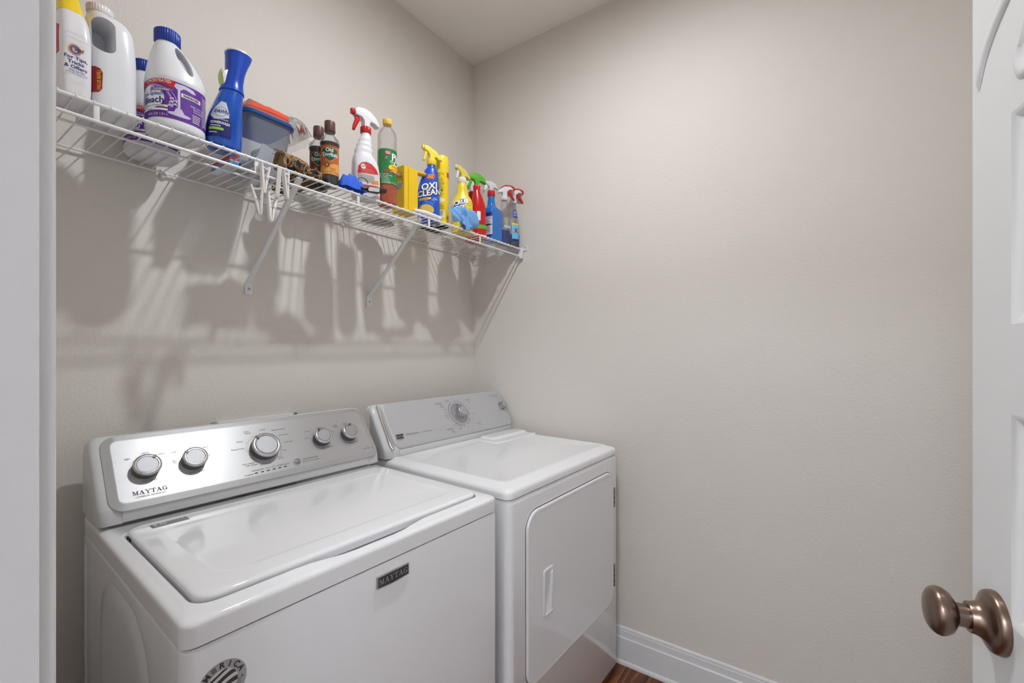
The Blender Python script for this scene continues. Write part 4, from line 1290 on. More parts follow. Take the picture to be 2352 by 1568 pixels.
def bag_mesh():
    nx, ny = 46, 30
    V, F = [], []
    for s in (1, -1):
        k0 = len(V)
        for j in range(ny + 1):
            for i in range(nx + 1):
                u, v = i / nx, j / ny
                x_ = -.066 + .190 * u; y_ = -.068 + .136 * v
                edge = min(1, min(v, 1 - v) * 9, u * 14, (1 - u) * 10)
                d = noise.noise(Vector((x_ * 38, y_ * 38, 3.0 * s))) + .6 * noise.noise(Vector((x_ * 90, y_ * 90, 7 * s)))
                if s > 0:
                    hgt = .034 if x_ < .055 else .034 - (x_ - .055) * .05
                    z_ = .001 + max(edge, .02) * (hgt + d * .0055)
                    if x_ > .06: z_ = z_ + .006 * math.sin((x_ - .06) * 60) 
                else:
                    z_ = .0008 if x_ < .06 else .0008 - (x_ - .06) * .42 * (1 + .25 * d)
                    if x_ > .06: z_ += 0
                V.append((x_ + .002 * d, y_ + .002 * d, z_))
        for j in range(ny):
            for i in range(nx):
                a = k0 + j * (nx + 1) + i
                F.append((a, a + 1, a + nx + 2, a + nx + 1) if s > 0 else (a + nx + 1, a + nx + 2, a + 1, a))
    return V, F
obj('bag', bag_mesh(), clear('bag_film', (248, 247, 246), .09, .12, .9), t, 70)

# ---------------------------------------------------------------- camouflage work gloves
CAMO = bpy.data.materials.new('camouflage_cloth'); CAMO.use_nodes = True
nt = CAMO.node_tree; bs = nt.nodes['Principled BSDF']; bs.inputs['Roughness'].default_value = .85
tc = nt.nodes.new('ShaderNodeTexCoord'); n1 = nt.nodes.new('ShaderNodeTexNoise'); n1.inputs['Scale'].default_value = 42; n1.inputs['Detail'].default_value = 3; n1.inputs['Distortion'].default_value = 1.2
cr = nt.nodes.new('ShaderNodeValToRGB'); cr.color_ramp.interpolation = 'CONSTANT'
for p_, c_ in ((0.0, (24, 20, 17)), (.42, (104, 72, 42)), (.50, (176, 142, 98)), (.565, (38, 30, 24)), (.66, (132, 100, 62))):
    e_ = cr.color_ramp.elements.new(p_); e_.color = lin(c_)
cr.color_ramp.elements.remove(cr.color_ramp.elements[0])
nt.links.new(tc.outputs['Object'], n1.inputs['Vector']); nt.links.new(n1.outputs['Fac'], cr.inputs[0]); nt.links.new(cr.outputs[0], bs.inputs['Base Color'])
n2 = nt.nodes.new('ShaderNodeTexNoise'); n2.inputs['Scale'].default_value = 260; bp = nt.nodes.new('ShaderNodeBump'); bp.inputs['Distance'].default_value = .0012
nt.links.new(tc.outputs['Object'], n2.inputs['Vector']); nt.links.new(n2.outputs['Fac'], bp.inputs['Height']); nt.links.new(bp.outputs[0], bs.inputs['Normal'])
TAN = mat('glove_tan_lining', (150, 120, 84), .85, bump=.0008, bscale=260)
def glove(label, x, y, rz, seed, dz=0.0):
    t = item('work_glove', label, 'glove', x, y, rz, 'camouflage work gloves', dz)
    rd = random.Random(seed)
    parts = []
    parts.append(tube([(-.050, 0, .024), (-.030, .002, .026), (.0, 0, .024), (.022, 0, .018)], [.026, .024, .027, .022], 14))
    for k in range(4):
        yy = -.024 + .016 * k
        parts.append(tube([(.012, yy * .8, .016), (.04, yy * 1.05, .016 + rd.uniform(0, .006)), (.064, yy * 1.1, .010 + rd.uniform(0, .004))], [.0105, .0098, .0075], 10))
    parts.append(tube([(-.015, .018, .018), (.008, .036, .014), (.028, .042, .010)], [.011, .011, .008], 10))
    me = modified(join(*parts), [('REMESH', dict(mode='VOXEL', voxel_size=.0026)), ('SMOOTH', dict(iterations=5, factor=.6))])
    for v in me.vertices:
        q = v.co * 60 + Vector((seed * 3, 0, seed))
        d = noise.noise(q) + .6 * (1 - 2 * abs(noise.noise(q * 1.7)))
        v.co += Vector(v.normal) * d * .0046
        v.co.z = max(v.co.z * 1.0, .0004)
    obj('shell', me, CAMO, t, 80)
    ring = []
    for r_, xo in ((.0262, -.049), (.0285, -.054), (.0275, -.059), (.0235, -.0595), (.0225, -.054)):
        ring.append([(xo + .003 * math.sin(3 * a + seed), r_ * math.cos(a) * (1 + .12 * math.sin(5 * a + seed)), max(.0006, .025 + r_ * .92 * math.sin(a) * (1 + .1 * math.sin(4 * a)))) for a in [2 * math.pi * k / 36 for k in range(36)]])
    obj('cuff', loft(ring), TAN, t, 60)
    obj('cuff_loop', tube([(-.056 + .012 * math.cos(a) - .008, .008 * math.sin(a) - .008, .047 + .006 * math.sin(a)) for a in [2 * math.pi * k / 16 for k in range(17)]], .0015, 6), TAN, t, 60)
    return t
glove('crumpled camouflage work glove lying nearest the plastic tub', .684, 1.199, 6, 1)
glove('crumpled camouflage work glove with its cuff towards the brown polish bottles', .742, 1.326, 95, 4, .0)

# ---------------------------------------------------------------- two furniture polish bottles
BROWN = mat('dark_polish', (36, 20, 14), .15, coat=.3)
def polish(label, x, y, c1, c2, text2):
    t = item('polish_bottle', label, 'bottle', x, y, group='furniture polish bottles')
    size(t, .957, .864)
    rows = [(0, .0235), (.003, .0265), (.008, .0272), (.0115, .0262), (.015, .0272), (.0185, .0262), (.022, .0272), (.0255, .0265), (.030, .0268), (.034, .0262), (.134, .0262), (.138, .0268), (.142, .0290), (.150, .0292), (.158, .0282), (.167, .0235), (.176, .0165), (.182, .0138), (.192, .0136)]
    B = Body([(z, r, r, 0, 2) for z, r in rows], 48)
    b = obj('body', B.mesh(), CLEAR, t, 60)
    obj('polish_fill', B.fill(.1475), BROWN, b, 60)
    obj('cap', move(lathe([(.0005, 0), (.0160, 0), (.0164, .001), (.0158, .034), (.0150, .0362), (.0005, .0366)], 40), (0, 0, .189)), mat('cap_maroon', (96, 62, 58), .45), t, 40)
    f = B.mapper(TH_(x, y))
    lb = decal('label', [rect2d(-.05, .05, .034, .134, 36, 4)], f, c1, b, .0004)
    decal('label_lower', [disc2d([(-.045, .035), (.045, .035), (.045, .078), (.018, .073), (-.004, .066), (-.045, .058)], 8, (0, .05))], f, c2, lb, .0008)
    decal('shield_border', [disc2d([(-.025, .121), (-.014, .126), (0, .128), (.014, .126), (.025, .121), (.022, .098), (.010, .084), (0, .0765), (-.010, .084), (-.022, .098)], 6)], f, mat('shield_gold', (206, 160, 90), .4), lb, .0010)
    decal('shield', [disc2d([(-.0235, .1197), (-.0135, .1245), (0, .1264), (.0135, .1245), (.0235, .1197), (.0205, .099), (.009, .0855), (0, .0790), (-.009, .0855), (-.0205, .099)], 6)], f, mat('shield_green', (32, 84, 48), .4), lb, .0013)
    decal('lettering', [T('Old', -.001, .1165, .0178, bold=.015, fit=.021), T('English', .001, .1010, .0182, bold=.018, fit=.044)], f, INK_W, lb, .0018, split=True)
    em = decal('emblem', [disc2d(ell(-.008, .066, .0085, .0085, 24), 3)], f, INK_K, lb, .0013)
    decal('emblem_core', [disc2d(ell(-.008, .066, .0042, .0042, 16), 2), ring2d(-.008, .066, .0076, .0076, .0008)], f, mat('emblem_gold', (214, 158, 56), .4), em, .0018)
    decal('lettering', [T(a, .009, z, .0062) for a, z in text2] + lines(-.016, .016, .1305, .004, 1, .0016, 43), f, mat('ink_brown', (84, 50, 24), .5), lb, .0013, stuff=True)
    return t
polish('brown polish bottle with an orange label beside the blue cloth', .7795, 1.1955, mat('label_orange', (196, 96, 44), .4, var=.08), mat('label_amber', (232, 164, 84), .4, var=.08), (('Scratch', .0555), ('Cover', .0495), ('for light woods', .0425)))
polish('brown polish bottle with a dark red label standing behind the orange-labelled one', .779, 1.253, mat('label_maroon', (112, 42, 32), .4, var=.08), mat('label_maroon2', (96, 34, 30), .4), (('Scratch', .0555), ('Cover', .0495), ('for dark woods', .0425)))

# ---------------------------------------------------------------- royal blue cloth, black tool
RB = mat('royal_blue_cloth', (52, 98, 212), .8, bump=.0012, bscale=140, var=.12, vscale=30)
t = item('blue_cloth', 'crumpled royal blue cloth between polish bottle and white spray bottle', 'cloth', .838, 1.171, rz=-4)
size(t, 1.0, 1.0)
t.scale = (1.0, .8, 1.0)
tri_ = lambda q: abs((q % 1) * 2 - 1)
V, F = [], []
nx, ny = 64, 30
for j in range(ny + 1):
    for i in range(nx + 1):
        u, v = i / nx * 2 - 1, j / ny * 2 - 1
        env = max(0, 1 - abs(u) ** 3.2) ** .6 * max(0, 1 - abs(v) ** 2.6) ** .7
        nz = noise.noise(Vector((u * 2.2, v * 1.6, 4.0)))
        rid = .42 * tri_(.95 * u + .38 * v + .35 * nz) + .22 * tri_(1.9 * u - 1.1 * v + .5 * nz + .3)
        V.append((u * .043 * (1 + .06 * nz), v * .021 + .004 * math.sin(u * 4 + 1), .0016 + .050 * env * (.62 + .75 * rid) * (1 - .12 * u)))
for j in range(ny):
    for i in range(nx):
        a = j * (nx + 1) + i
        F.append((a, a + 1, a + nx + 2, a + nx + 1))
obj('cloth', modified((V, F), [('SOLIDIFY', dict(thickness=.002, offset=0)), ('SMOOTH', dict(iterations=7, factor=.6))]), RB, t, 60)
t = item('scraper_tool', 'black-handled scraper resting on the front wire with a worn white label', 'tool', .906, 1.1545, rz=0)
BLK = mat('black_rubber', (30, 30, 32), .35)
rings = []
for x_, w_, h_, z_ in ((-.048, .004, .004, .012), (-.040, .009, .007, .013), (-.015, .0105, .0090, .017), (.015, .010, .0095, .023), (.040, .0095, .0088, .029), (.050, .006, .006, .032)):
    rings.append([(x_, w_ * math.cos(a), z_ + h_ * math.sin(a)) for a in [2 * math.pi * k / 20 for k in range(20)]])
hd = obj('handle', loft(rings), BLK, t, 50)
pm = lambda a, bb, o_: Vector((a, -.0098 - o_, .019 + bb + a * .2))
decal('sticker', [disc2d([(-.026, -.006), (.014, -.006), (.016, .004), (.010, .007), (-.022, .007), (-.028, .001)], 3)], pm, mat('worn_sticker', (196, 194, 190), .6, var=.25, vscale=120), hd, .0010)
obj('loop', tube([(-.030 + .018 * math.cos(a), .012, .040 + .012 * math.sin(a)) for a in [math.pi * k / 14 for k in range(15)]], .0012, 6), BLK, t)

# ---------------------------------------------------------------- white spray bottle, red trigger
t = item('spray_bottle', 'white spray bottle with red trigger and red back label, left of the green-labelled bottle', 'spray bottle', .917, 1.2075, rz=-18)
size(t, .982, .954)
B = Body([(0, .040, .026, 0, 3), (.005, .0445, .0295, 0, 3), (.03, .0455, .030, 0, 3), (.085, .0445, .029, 0, 3), (.118, .042, .0275, -.002, 2.9), (.138, .0365, .026, -.005, 2.7), (.150, .0300, .0245, -.008, 2.6), (.158, .0285, .0235, -.008, 2.5), (.168, .0290, .0235, -.006, 2.5), (.176, .0250, .022, -.006, 2.4), (.186, .0255, .022, -.004, 2.3),
          (.194, .0215, .020, -.003, 2.2), (.204, .0215, .020, -.001, 2.2), (.213, .018, .0175, 0, 2), (.222, .0150, .0150, 0, 2), (.230, .0140, .0140, 0, 2)])
b = obj('body', B.mesh(), W_PLA, t, 60)
f = B.mapper(R(-90))
lb = decal('label', [disc2d([(-.036, .018), (.032, .018), (.036, .05), (.036, .085), (.030, .104), (.014, .119), (-.004, .124), (-.022, .118), (-.034, .104), (-.038, .080), (-.038, .05)], 8)], f, mat('label_warm_white', (214, 208, 204), .45), b, .0005)
decal('label_red', [disc2d([(-.0355, .079), (.034, .088), (.028, .103), (.013, .117), (-.004, .1215), (-.021, .116), (-.032, .103)], 6)], f, INK_R, lb, .0009)
decal('label_red', [disc2d([(-.034, .0195), (.030, .0195), (.034, .047), (-.036, .041)], 5)], f, mat('label_red2', (186, 52, 50), .45), lb, .0009)
decal('label_orange', [disc2d([(.008, .050), (.034, .054), (.034, .066), (.010, .061)], 3)], f, INK_O, lb, .0012)
em = decal('emblem', [disc2d(ell(-.017, .1035, .0075, .0085, 18), 2)], f, INK_W, lb, .0013)
decal('lettering', [T('OUT', -.017, .1035, .0085, bold=.02, fit=.011)], f, INK_K, em, .0018)
decal('small_print', lines(-.024, .026, .097, .0045, 4, .0015, 2), f, mat('ink_pink', (226, 120, 112), .5), lb, .0013, stuff=True)
decal('small_print', lines(-.034, .032, .076, .0042, 6, .0016, 6), f, INK_GR, lb, .0012, stuff=True)
sprayer(t, .228, 180 + 18 - 6, W_PLA, RED, RED, rc=.0168, hc=.022)

# ---------------------------------------------------------------- pine cleaner
t = item('cleaner_bottle', 'tall clear bottle of amber cleaner with green label and yellow cap', 'bottle', .998, 1.1985)
size(t, .965, .912)
rows = [(0, .028), (.004, .0325), (.012, .0335), (.040, .0335), (.046, .0325), (.052, .0335), (.058, .0325), (.064, .0335), (.070, .0328), (.205, .0328), (.212, .0336), (.222, .0326), (.232, .0336), (.242, .0326), (.252, .0334), (.262, .0326), (.274, .0300), (.286, .0232), (.295, .0150), (.300, .0138), (.312, .0136)]
B = Body([(z, r, r, 0, 2) for z, r in rows], 52)
b = obj('body', B.mesh(), CLEAR, t, 60)
obj('cleaner_fill', B.fill(.196), mat('amber_liquid', (224, 90, 8), .15, trans=.1, coat=.2, var=.15, vscale=20), b, 60)
obj('cap', move(ridged_cap(.0148, .0215, 26, .0006), (0, 0, .304)), mat('cap_yellow', (226, 190, 88), .4), t, 40)
f = B.mapper(TH_(1.034, 1.24))
lb = decal('label', [rect2d(-.075, .075, .073, .203, 44, 6)], f, mat('label_pine_green', (40, 124, 62), .4, var=.05), b, .0005)
decal('lettering', [T('Pine', .040, .174, .034, bold=.03, fit=.050), T('O', .0155, .1555, .015, bold=.02), T('Glo', .044, .149, .034, bold=.03, fit=.042)], f, INK_W, lb, .0012, split=True)
decal('ribbon', [disc2d([(-.010, .183), (.012, .180), (.015, .186), (.011, .192), (-.011, .194), (-.008, .1885)], 3), rect2d(-.012, .060, .117, .1225, 12, 1)], f, INK_R, lb, .0012)
decal('lettering', [T('KILLS', .001, .190, .006, bold=.02), T('GERMS', .002, .1845, .005, bold=.02), T('KEEP OUT OF', -.012, .1095, .0052), T('REACH OF CHILDREN', -.009, .1035, .0052), T('CAUTION:', -.013, .097, .0065), T('NET WT. 40 FL OZ', .022, .0785, .0045), T('Kills 99.9% of Germs', .026, .1197, .0038)], f, INK_W, lb, .0016, split=True)
yo = decal('oval', [disc2d(ell(.030, .135, .026, .0135, 30), 6)], f, INK_Y, lb, .0013)
decal('lettering', [T('Antibacterial', .031, .1395, .0085, bold=.012, fit=.034), T('and Disinfectant', .031, .1285, .0085, bold=.012, fit=.038)], f, mat('ink_orange_red', (204, 84, 30), .5), yo, .0018, split=True)
decal('small_print', lines(-.020, .014, .092, .0042, 2, .0015, 5) + lines(-.020, .012, .0835, .0036, 3, .0015, 7) + lines(-.058, -.030, .2, .0042, 26, .0015, 9), f, mat('ink_pale_green', (190, 222, 196), .5), lb, .0010, stuff=True)
fg = decal('flag', [rect2d(-.011, .001, .1655, .1735)], f, INK_W, lb, .0012)
decal('flag_canton', [rect2d(-.011, -.006, .1695, .1735, 1, 1)], f, INK_N, fg, .0017)
decal('flag_stripe', [rect2d(-.011, .001, z, z + .001, 2, 1) for z in (.1660, .1680)] + [rect2d(-.006, .001, z, z + .001, 2, 1) for z in (.1700, .1720)], f, INK_R, fg, .0016)

# ---------------------------------------------------------------- yellow carton and the yellow duster handle
t = item('carton', 'bright yellow cardboard carton with a printed padlock ring on its left face', 'box', 1.086, 1.209)
YC = mat('card_yellow', (236, 194, 24), .45, var=.02)
c = obj('body', join(box(-.031, .031, -.031, .031, 0, .158, .0006, 1)), YC, t)
obj('flap', box(-.012, .0305, -.0335, -.0318, .004, .152, .0006, 1), YC, c)
pm = planar((-.031, 0, 0), (0, -1, 0), (0, 0, 1))
decal('ring', [ring2d(.002, .108, .022, .030, .0016)], pm, mat('ink_steel_blue', (96, 116, 150), .5), c, .0004)
decal('lettering', [T('1-SIDED', .003, .1195, .010, bold=.01, fit=.034), T('TRAP+LOCK', .003, .110, .0062, bold=.01, fit=.034)], pm, mat('ink_dark_brown', (76, 56, 20), .5), c, .0006, split=True)
decal('duster_picture', [disc2d([(-.016, .098), (.018, .098), (.020, .088), (.006, .082), (-.014, .088)], 3)], pm, mat('ink_sky', (150, 176, 196), .5), c, .0006)
decal('padlock', [rrect2d(-.001, .006, .128, .134, .0012, 2), ring2d(.0025, .134, .003, .004, .0009, 0, 180)], pm, INK_W, c, .0006)
t = item('hand_duster', 'flat yellow duster stick lying on the yellow carton and reaching to the blue spray bottle', 'duster', 1.15, 1.222, dz=.160)
YH = mat('handle_yellow', (238, 182, 62), .4)
rings = []
for x_, w_, h_, z_ in ((-.075, .004, .0025, .003), (-.068, .012, .003, .0035), (-.03, .014, .005, .0060), (.0, .014, .0075, .0105), (.03, .012, .009, .0150), (.046, .009, .007, .0180), (.054, .004, .003, .019)):
    rings.append([(x_, w_ * math.cos(a), z_ + h_ * math.sin(a)) for a in [2 * math.pi * k / 20 for k in range(20)]])
obj('grip', loft(rings), YH, t, 50)

# ---------------------------------------------------------------- stain remover, blue with yellow head
t = item('spray_bottle', 'blue stain remover spray bottle with a pale yellow trigger head and burst label', 'spray bottle', 1.219, 1.224, rz=-44)
OXB = mat('oxi_blue', (28, 84, 196), .3, var=.22, vscale=36)
B = Body([(0, .038, .025, 0, 3), (.005, .0415, .0275, 0, 3), (.04, .042, .028, 0, 3), (.11, .0415, .0275, 0, 2.9), (.15, .037, .0255, .003, 2.7), (.182, .030, .023, .007, 2.5), (.202, .0235, .020, .010, 2.2), (.214, .0165, .016, .011, 2), (.224, .0145, .0145, .011, 2)])
b = obj('body', B.mesh(), OXB, t, 60)
f = B.mapper(R(-90))
rays = []
rd = random.Random(11)
for k in range(46):
    a = 2 * math.pi * k / 46 + rd.uniform(-.04, .04)
    r0, r1 = rd.uniform(.022, .032), rd.uniform(.038, .052)
    c_, s_ = math.cos(a), math.sin(a)
    q = [(r0 * c_ - .0007 * s_, r0 * s_ + .0007 * c_), (r0 * c_ + .0007 * s_, r0 * s_ - .0007 * c_), (r1 * c_, r1 * s_)]
    q = [(.003 + u * .9, .100 + v) for u, v in q]
    if max(p_[1] for p_ in q) < .165 and max(abs(p_[0]) for p_ in q) < .04 and min(p_[1] for p_ in q) > .04:
        rays.append((q, [(0, 1, 2)]))
decal('burst', rays, f, mat('ink_sky_blue', (140, 190, 236), .4), b, .0005, stuff=True)
lw = decal('banner', [disc2d([(-.016, .157), (.020, .164), (.019, .184), (-.010, .175)], 4)], f, INK_R, b, .0006)
decal('small_print', lines(-.010, .016, .176, .0058, 3, .0024, 44), f, INK_Y, lw, .0012, stuff=True)
for nm, off_, m_, bo in (('lettering_outline', .0009, INK_K, .085), ('lettering', .0016, INK_W, .03)):
    decal(nm, [T('OXI', .000, .131, .034, bold=bo, shear=.15, rot=R(13), fit=None), T('CLEAN', .001, .106, .030, bold=bo, shear=.15, rot=R(13))], f, m_, b, off_, split=True)
yb_ = decal('banner', [disc2d([(-.036, .074), (-.010, .078), (.010, .084), (.008, .090), (-.036, .082)], 4)], f, INK_Y, b, .0010)
decal('lettering', [T('LAUNDRY', -.018, .0805, .0085, rot=R(8), bold=.02, fit=.034)], f, mat('ink_red_orange', (208, 84, 20), .4), yb_, .0016)
decal('lettering', [T('STAIN', .022, .0865, .0055, rot=R(10)), T('REMOVER', .022, .081, .0055, rot=R(10))], f, INK_W, b, .0010, split=True)
decal('picture', [disc2d(ell(-.008, .042, .028, .020, 26), 5)], f, mat('ink_straw', (214, 182, 84), .5, var=.15, vscale=60), b, .0008)
HY = mat('head_yellow', (240, 222, 84), .35)
sprayer(t, .221, 180 + 20, HY, HY, YEL, cx=.011, rc=.0172, hc=.024, style='slant', sc=.92)

# ---------------------------------------------------------------- furniture polish aerosol
t = item('aerosol_can', 'tall yellow furniture polish aerosol can with a plain yellow cap', 'spray can', 1.292, 1.226)
CANY = mat('can_yellow', (240, 206, 36), .25, var=.02)
rows = [(0, .0270), (.001, .0288), (.004, .0295), (.006, .0290), (.010, .0292), (.215, .0292), (.222, .0288)]
B = Body([(z, r, r, 0, 2) for z, r in rows], 48)
b = obj('body', B.mesh(), CANY, t, 50)
obj('bottom_rim', lathe([(.0265, 0), (.0296, .0005), (.0299, .0025), (.0294, .0048), (.0285, .005)], 48), M_SATIN, t, 40)
obj('cap', lathe([(.0005, .221), (.0288, .221), (.0292, .2225), (.0290, .262), (.0282, .272), (.0265, .2772), (.0235, .2780), (.018, .272), (.010, .268), (.0005, .267)], 48), mat('cap_bright_yellow', (246, 216, 48), .35), t, 40)
f = B.mapper(TH_(1.292, 1.226))
decal('lettering', [T('enhancing', -.010, .204, .0105, fit=.040), T('polish', -.016, .195, .0105)], f, mat('ink_olive', (108, 92, 30), .5), b, .0006, split=True)
decal('small_print', [T('long lasting', -.010, .182, .0068), T('shine & gleam', -.010, .176, .0062)] + lines(-.028, .014, .168, .0045, 7, .0016, 21) + lines(-.028, .012, .128, .0045, 4, .0016, 22) + lines(-.028, .012, .082, .0045, 5, .0016, 23) + lines(-.028, .010, .022, .0045, 1, .0016, 24), f, mat('ink_olive_dark', (84, 72, 26), .5), b, .0006, stuff=True)
decal('white_box', [rect2d(-.024, .014, .093, .106), rect2d(-.024, .014, .030, .058)], f, mat('label_cream', (236, 226, 190), .5), b, .0006)
decal('barcode', lines(-.022, .012, .055, .0035, 6, .0022, 25), f, INK_GR, b, .0010, stuff=True)
decal('emblem', [disc2d([(-.004, .137), (.002, .1425), (.008, .137), (.002, .1315)], 2)], f, mat('ink_olive', (108, 92, 30)), b, .0008)
decal('red_patch', [rect2d(.024, .052, .192, .212, 6, 2)], f, INK_R, b, .0006)
# ---------------------------------------------------------------- white tube lying at the front
t = item('plastic_tube', 'slim white plastic tube lying along the front wire below the blue spray bottle', 'tube', 1.168, 1.1745, rz=5)
obj('body', tube([(-.074, .004, .006), (-.060, .002, .008), (-.02, 0, .0105), (.045, 0, .0115), (.050, 0, .0118)], [.0045, .0075, .0100, .0105, .0100], 20), W_PLA, t, 50)
obj('cap', tube([(.050, 0, .0118), (.052, 0, .0119), (.066, 0, .0122), (.068, 0, .0122)], [.0085, .0098, .0098, .0070], 18), W_PLA, t, 40)

# ---------------------------------------------------------------- soap scum spray, yellow
t = item('spray_bottle', 'yellow bathroom spray bottle with a white collar behind the light blue cloth', 'spray bottle', 1.432, 1.238, rz=-46)
SY = mat('scrub_yellow', (240, 214, 60), .3, var=.04)
B = Body([(0, .041, .026, 0, 3), (.005, .045, .029, 0, 3), (.06, .0455, .0295, 0, 3), (.125, .045, .0295, 0, 2.9), (.150, .038, .0265, .001, 2.6), (.166, .0275, .0235, .001, 2.4), (.185, .0235, .021, 0, 2.2), (.205, .021, .0195, 0, 2.1), (.214, .0175, .017, 0, 2), (.224, .015, .015, 0, 2)])
b = obj('body', B.mesh(), SY, t, 60)
f = B.mapper(R(-90))
tb = decal('title_band', [disc2d([(x_, z_ + .013) for x_, z_ in ((-.042, .086), (-.040, .108), (-.010, .130), (.014, .136), (.017, .124), (.010, .116), (.012, .096), (.004, .088), (-.016, .072), (-.036, .066))], 7)], f, mat('ink_dark_blue', (30, 62, 130), .4), b, .0006)
decal('lettering', [T('SCRUB', -.012, .1290, .024, bold=.05, shear=.1, rot=R(16), fit=None), T('FREE', -.012, .1060, .024, bold=.05, shear=.1, rot=R(16))], f, INK_W, tb, .0012, split=True)
decal('pink_band', [disc2d([(-.006, .066), (.020, .074), (.024, .082), (.004, .076)], 3)], f, mat('ink_pink_band', (200, 90, 120), .4), b, .0007)
decal('badge', [ring2d(.033, .094, .0085, .0135, .0012), ring2d(.030, .128, .008, .009, .001)], f, mat('ink_teal', (40, 120, 130), .4), b, .0007)
SHD = clear('head_clear_yellow', (240, 220, 120), .65, .2, .4)
sprayer(t, .222, 180 + 34, mat('head_pale_yellow', (232, 208, 96), .3), W_PLA, W_PLA, W_PLA, rc=.0172, hc=.022, style='slant', sc=.9)

# ---------------------------------------------------------------- light blue microfibre cloth
LB = mat('light_blue_microfibre', (116, 166, 220), .9, bump=.0014, bscale=420, var=.10, vscale=40)
t = item('microfibre_cloth', 'light blue microfibre cloth rolled up in front of the yellow bathroom spray', 'cloth', 1.356, 1.175, rz=0)
t.scale = (1.0, .78, .97)
rings = []
for i in range(27):
    q = i / 26
    x_ = .010 + .070 * q
    ring = []
    for k in range(56):
        a = 2 * math.pi * k / 56
        r_ = .031 + .003 * math.sin(3 * a + 1.2 + q * 2) + .0022 * noise.noise(Vector((x_ * 60, math.cos(a) * 2, math.sin(a) * 2)))
        ring.append((x_ + .003 * math.sin(a * 2 + 1), -.002 + r_ * math.cos(a) * .86, max(.0005, .052 - .010 * (1 - q) + r_ * 1.25 * math.sin(a))))
    rings.append(ring)
def scale_ring(r, s, dx):
    c = sum((Vector(p) for p in r), Vector()) / len(r)
    return [c + (Vector(p) - c) * s + Vector((dx, 0, 0)) for p in r]
end = [scale_ring(rings[-1], s, dx) for s, dx in ((.93, .004), (.80, .0045), (.76, -.004), (.72, .0035), (.56, .004), (.52, -.005), (.47, .003), (.32, .003), (.28, -.006), (.1, -.007))]
obj('roll', loft(rings + end), LB, t, 60)
V, F = [], []
nx, ny = 30, 34
for j in range(ny + 1):
    for i in range(nx + 1):
        u, v = i / nx, j / ny
        x_ = -.082 + .105 * u + .028 * v
        fold = .010 * math.sin(u * 9 + v * 3) + .005 * math.sin(u * 21 - v * 5)
        z_ = .100 - .088 * v ** 1.1 - .035 * (1 - u) * (1 - v)
        y_ = -.004 - .016 * math.sin(v * 2.2) + fold * (.4 + v)
        V.append((x_, y_, max(z_ + .004 * math.sin(u * 13), .001)))
for j in range(ny):
    for i in range(nx):
        a = j * (nx + 1) + i
        F.append((a, a + 1, a + nx + 2, a + nx + 1))
obj('drape', modified((V, F), [('SOLIDIFY', dict(thickness=.0035, offset=0)), ('SUBSURF', dict(levels=1, render_levels=1))]), LB, t, 80)
obj('corner', modified((lambda: ([(-.03 + .05 * (i / 16) + .012 * (j / 14), -.022 - .012 * (j / 14) + .006 * math.sin(i * .8 + j * .2), .05 - .062 * (j / 14) * (1 - .35 * abs(i / 8 - 1))) for j in range(15) for i in range(17)],
     [(j * 17 + i, j * 17 + i + 1, (j + 1) * 17 + i + 1, (j + 1) * 17 + i) for j in range(14) for i in range(16)]))(), [('SOLIDIFY', dict(thickness=.003, offset=0)), ('SUBSURF', dict(levels=1, render_levels=1))]), LB, t, 80)

# ---------------------------------------------------------------- red spray bottles
REDB = mat('red_bottle', (196, 24, 30), .22, coat=.3, var=.05)
GRN = mat('lime_green', (92, 176, 48), .35)
def red_bottle(label, x, y, rz, headm, ang, band):
    t = item('spray_bottle', label, 'spray bottle', x, y, rz)
    B = Body([(0, .032, .024, 0, 3.2), (.004, .036, .0265, 0, 3.2), (.04, .0345, .026, 0, 3), (.075, .0315, .025, 0, 2.8), (.11, .0325, .0255, 0, 2.6), (.135, .032, .025, 0, 2.5), (.16, .0275, .023, -.002, 2.4), (.19, .021, .019, -.006, 2.2), (.206, .0165, .016, -.008, 2), (.215, .0145, .0145, -.008, 2)])
    b = obj('body', B.mesh(), REDB, t, 60)
    if band:
        f = B.mapper(R(-90))
        decal('band', [rect2d(-.10, .10, .040, .057, 44, 3)], f, GRN, b, .0006)
        decal('base_label', [rect2d(-.10, .10, .008, .012, 44, 1)], f, INK_W, b, .0006)
        decal('price_tag', [rect2d(-.012, .004, .075, .115, 3, 6)], f, INK_W, b, .0012)
    sprayer(t, .213, ang - rz, headm, headm, REDB, cx=-.008, rc=.0155, hc=.022, style='swoop', sc=.9)
red_bottle('red spray bottle with a lime green trigger head and green band', 1.524, 1.222, -40, GRN, 148, True)
red_bottle('red spray bottle with a white trigger head, behind the blue bottle', 1.575, 1.292, -30, W_PLA, 146, False)

# ---------------------------------------------------------------- blue cleaner bottle
t = item('spray_bottle', 'square-shouldered bright blue spray bottle with a red collar and white head', 'spray bottle', 1.6115, 1.207, rz=0)
CB = mat('cleaner_blue', (32, 124, 214), .22, trans=.15, coat=.3, var=.04)
B = Body([(0, .038, .022, 0, 5), (.006, .0425, .0275, 0, 5.5), (.03, .0432, .028, 0, 5.5), (.130, .0432, .028, 0, 5.5), (.142, .0418, .027, 0, 5), (.150, .0365, .025, -.003, 4), (.156, .024, .021, -.010, 2.6), (.166, .0185, .018, -.013, 2.1), (.195, .0155, .0155, -.014, 2), (.206, .0145, .0145, -.014, 2)])
b = obj('body', B.mesh(), CB, t, 60)
f = B.mapper(math.pi)
lb = decal('label', [rect2d(-.028, .026, .015, .125, 12, 8)], f, mat('label_grey_white', (206, 204, 216), .45), b, .0005)
decal('label_band', [rect2d(-.028, .026, .108, .1248, 12, 2), rect2d(-.028, .026, .016, .026, 12, 2)], f, mat('ink_royal', (34, 44, 150), .45), lb, .0009, split=True)
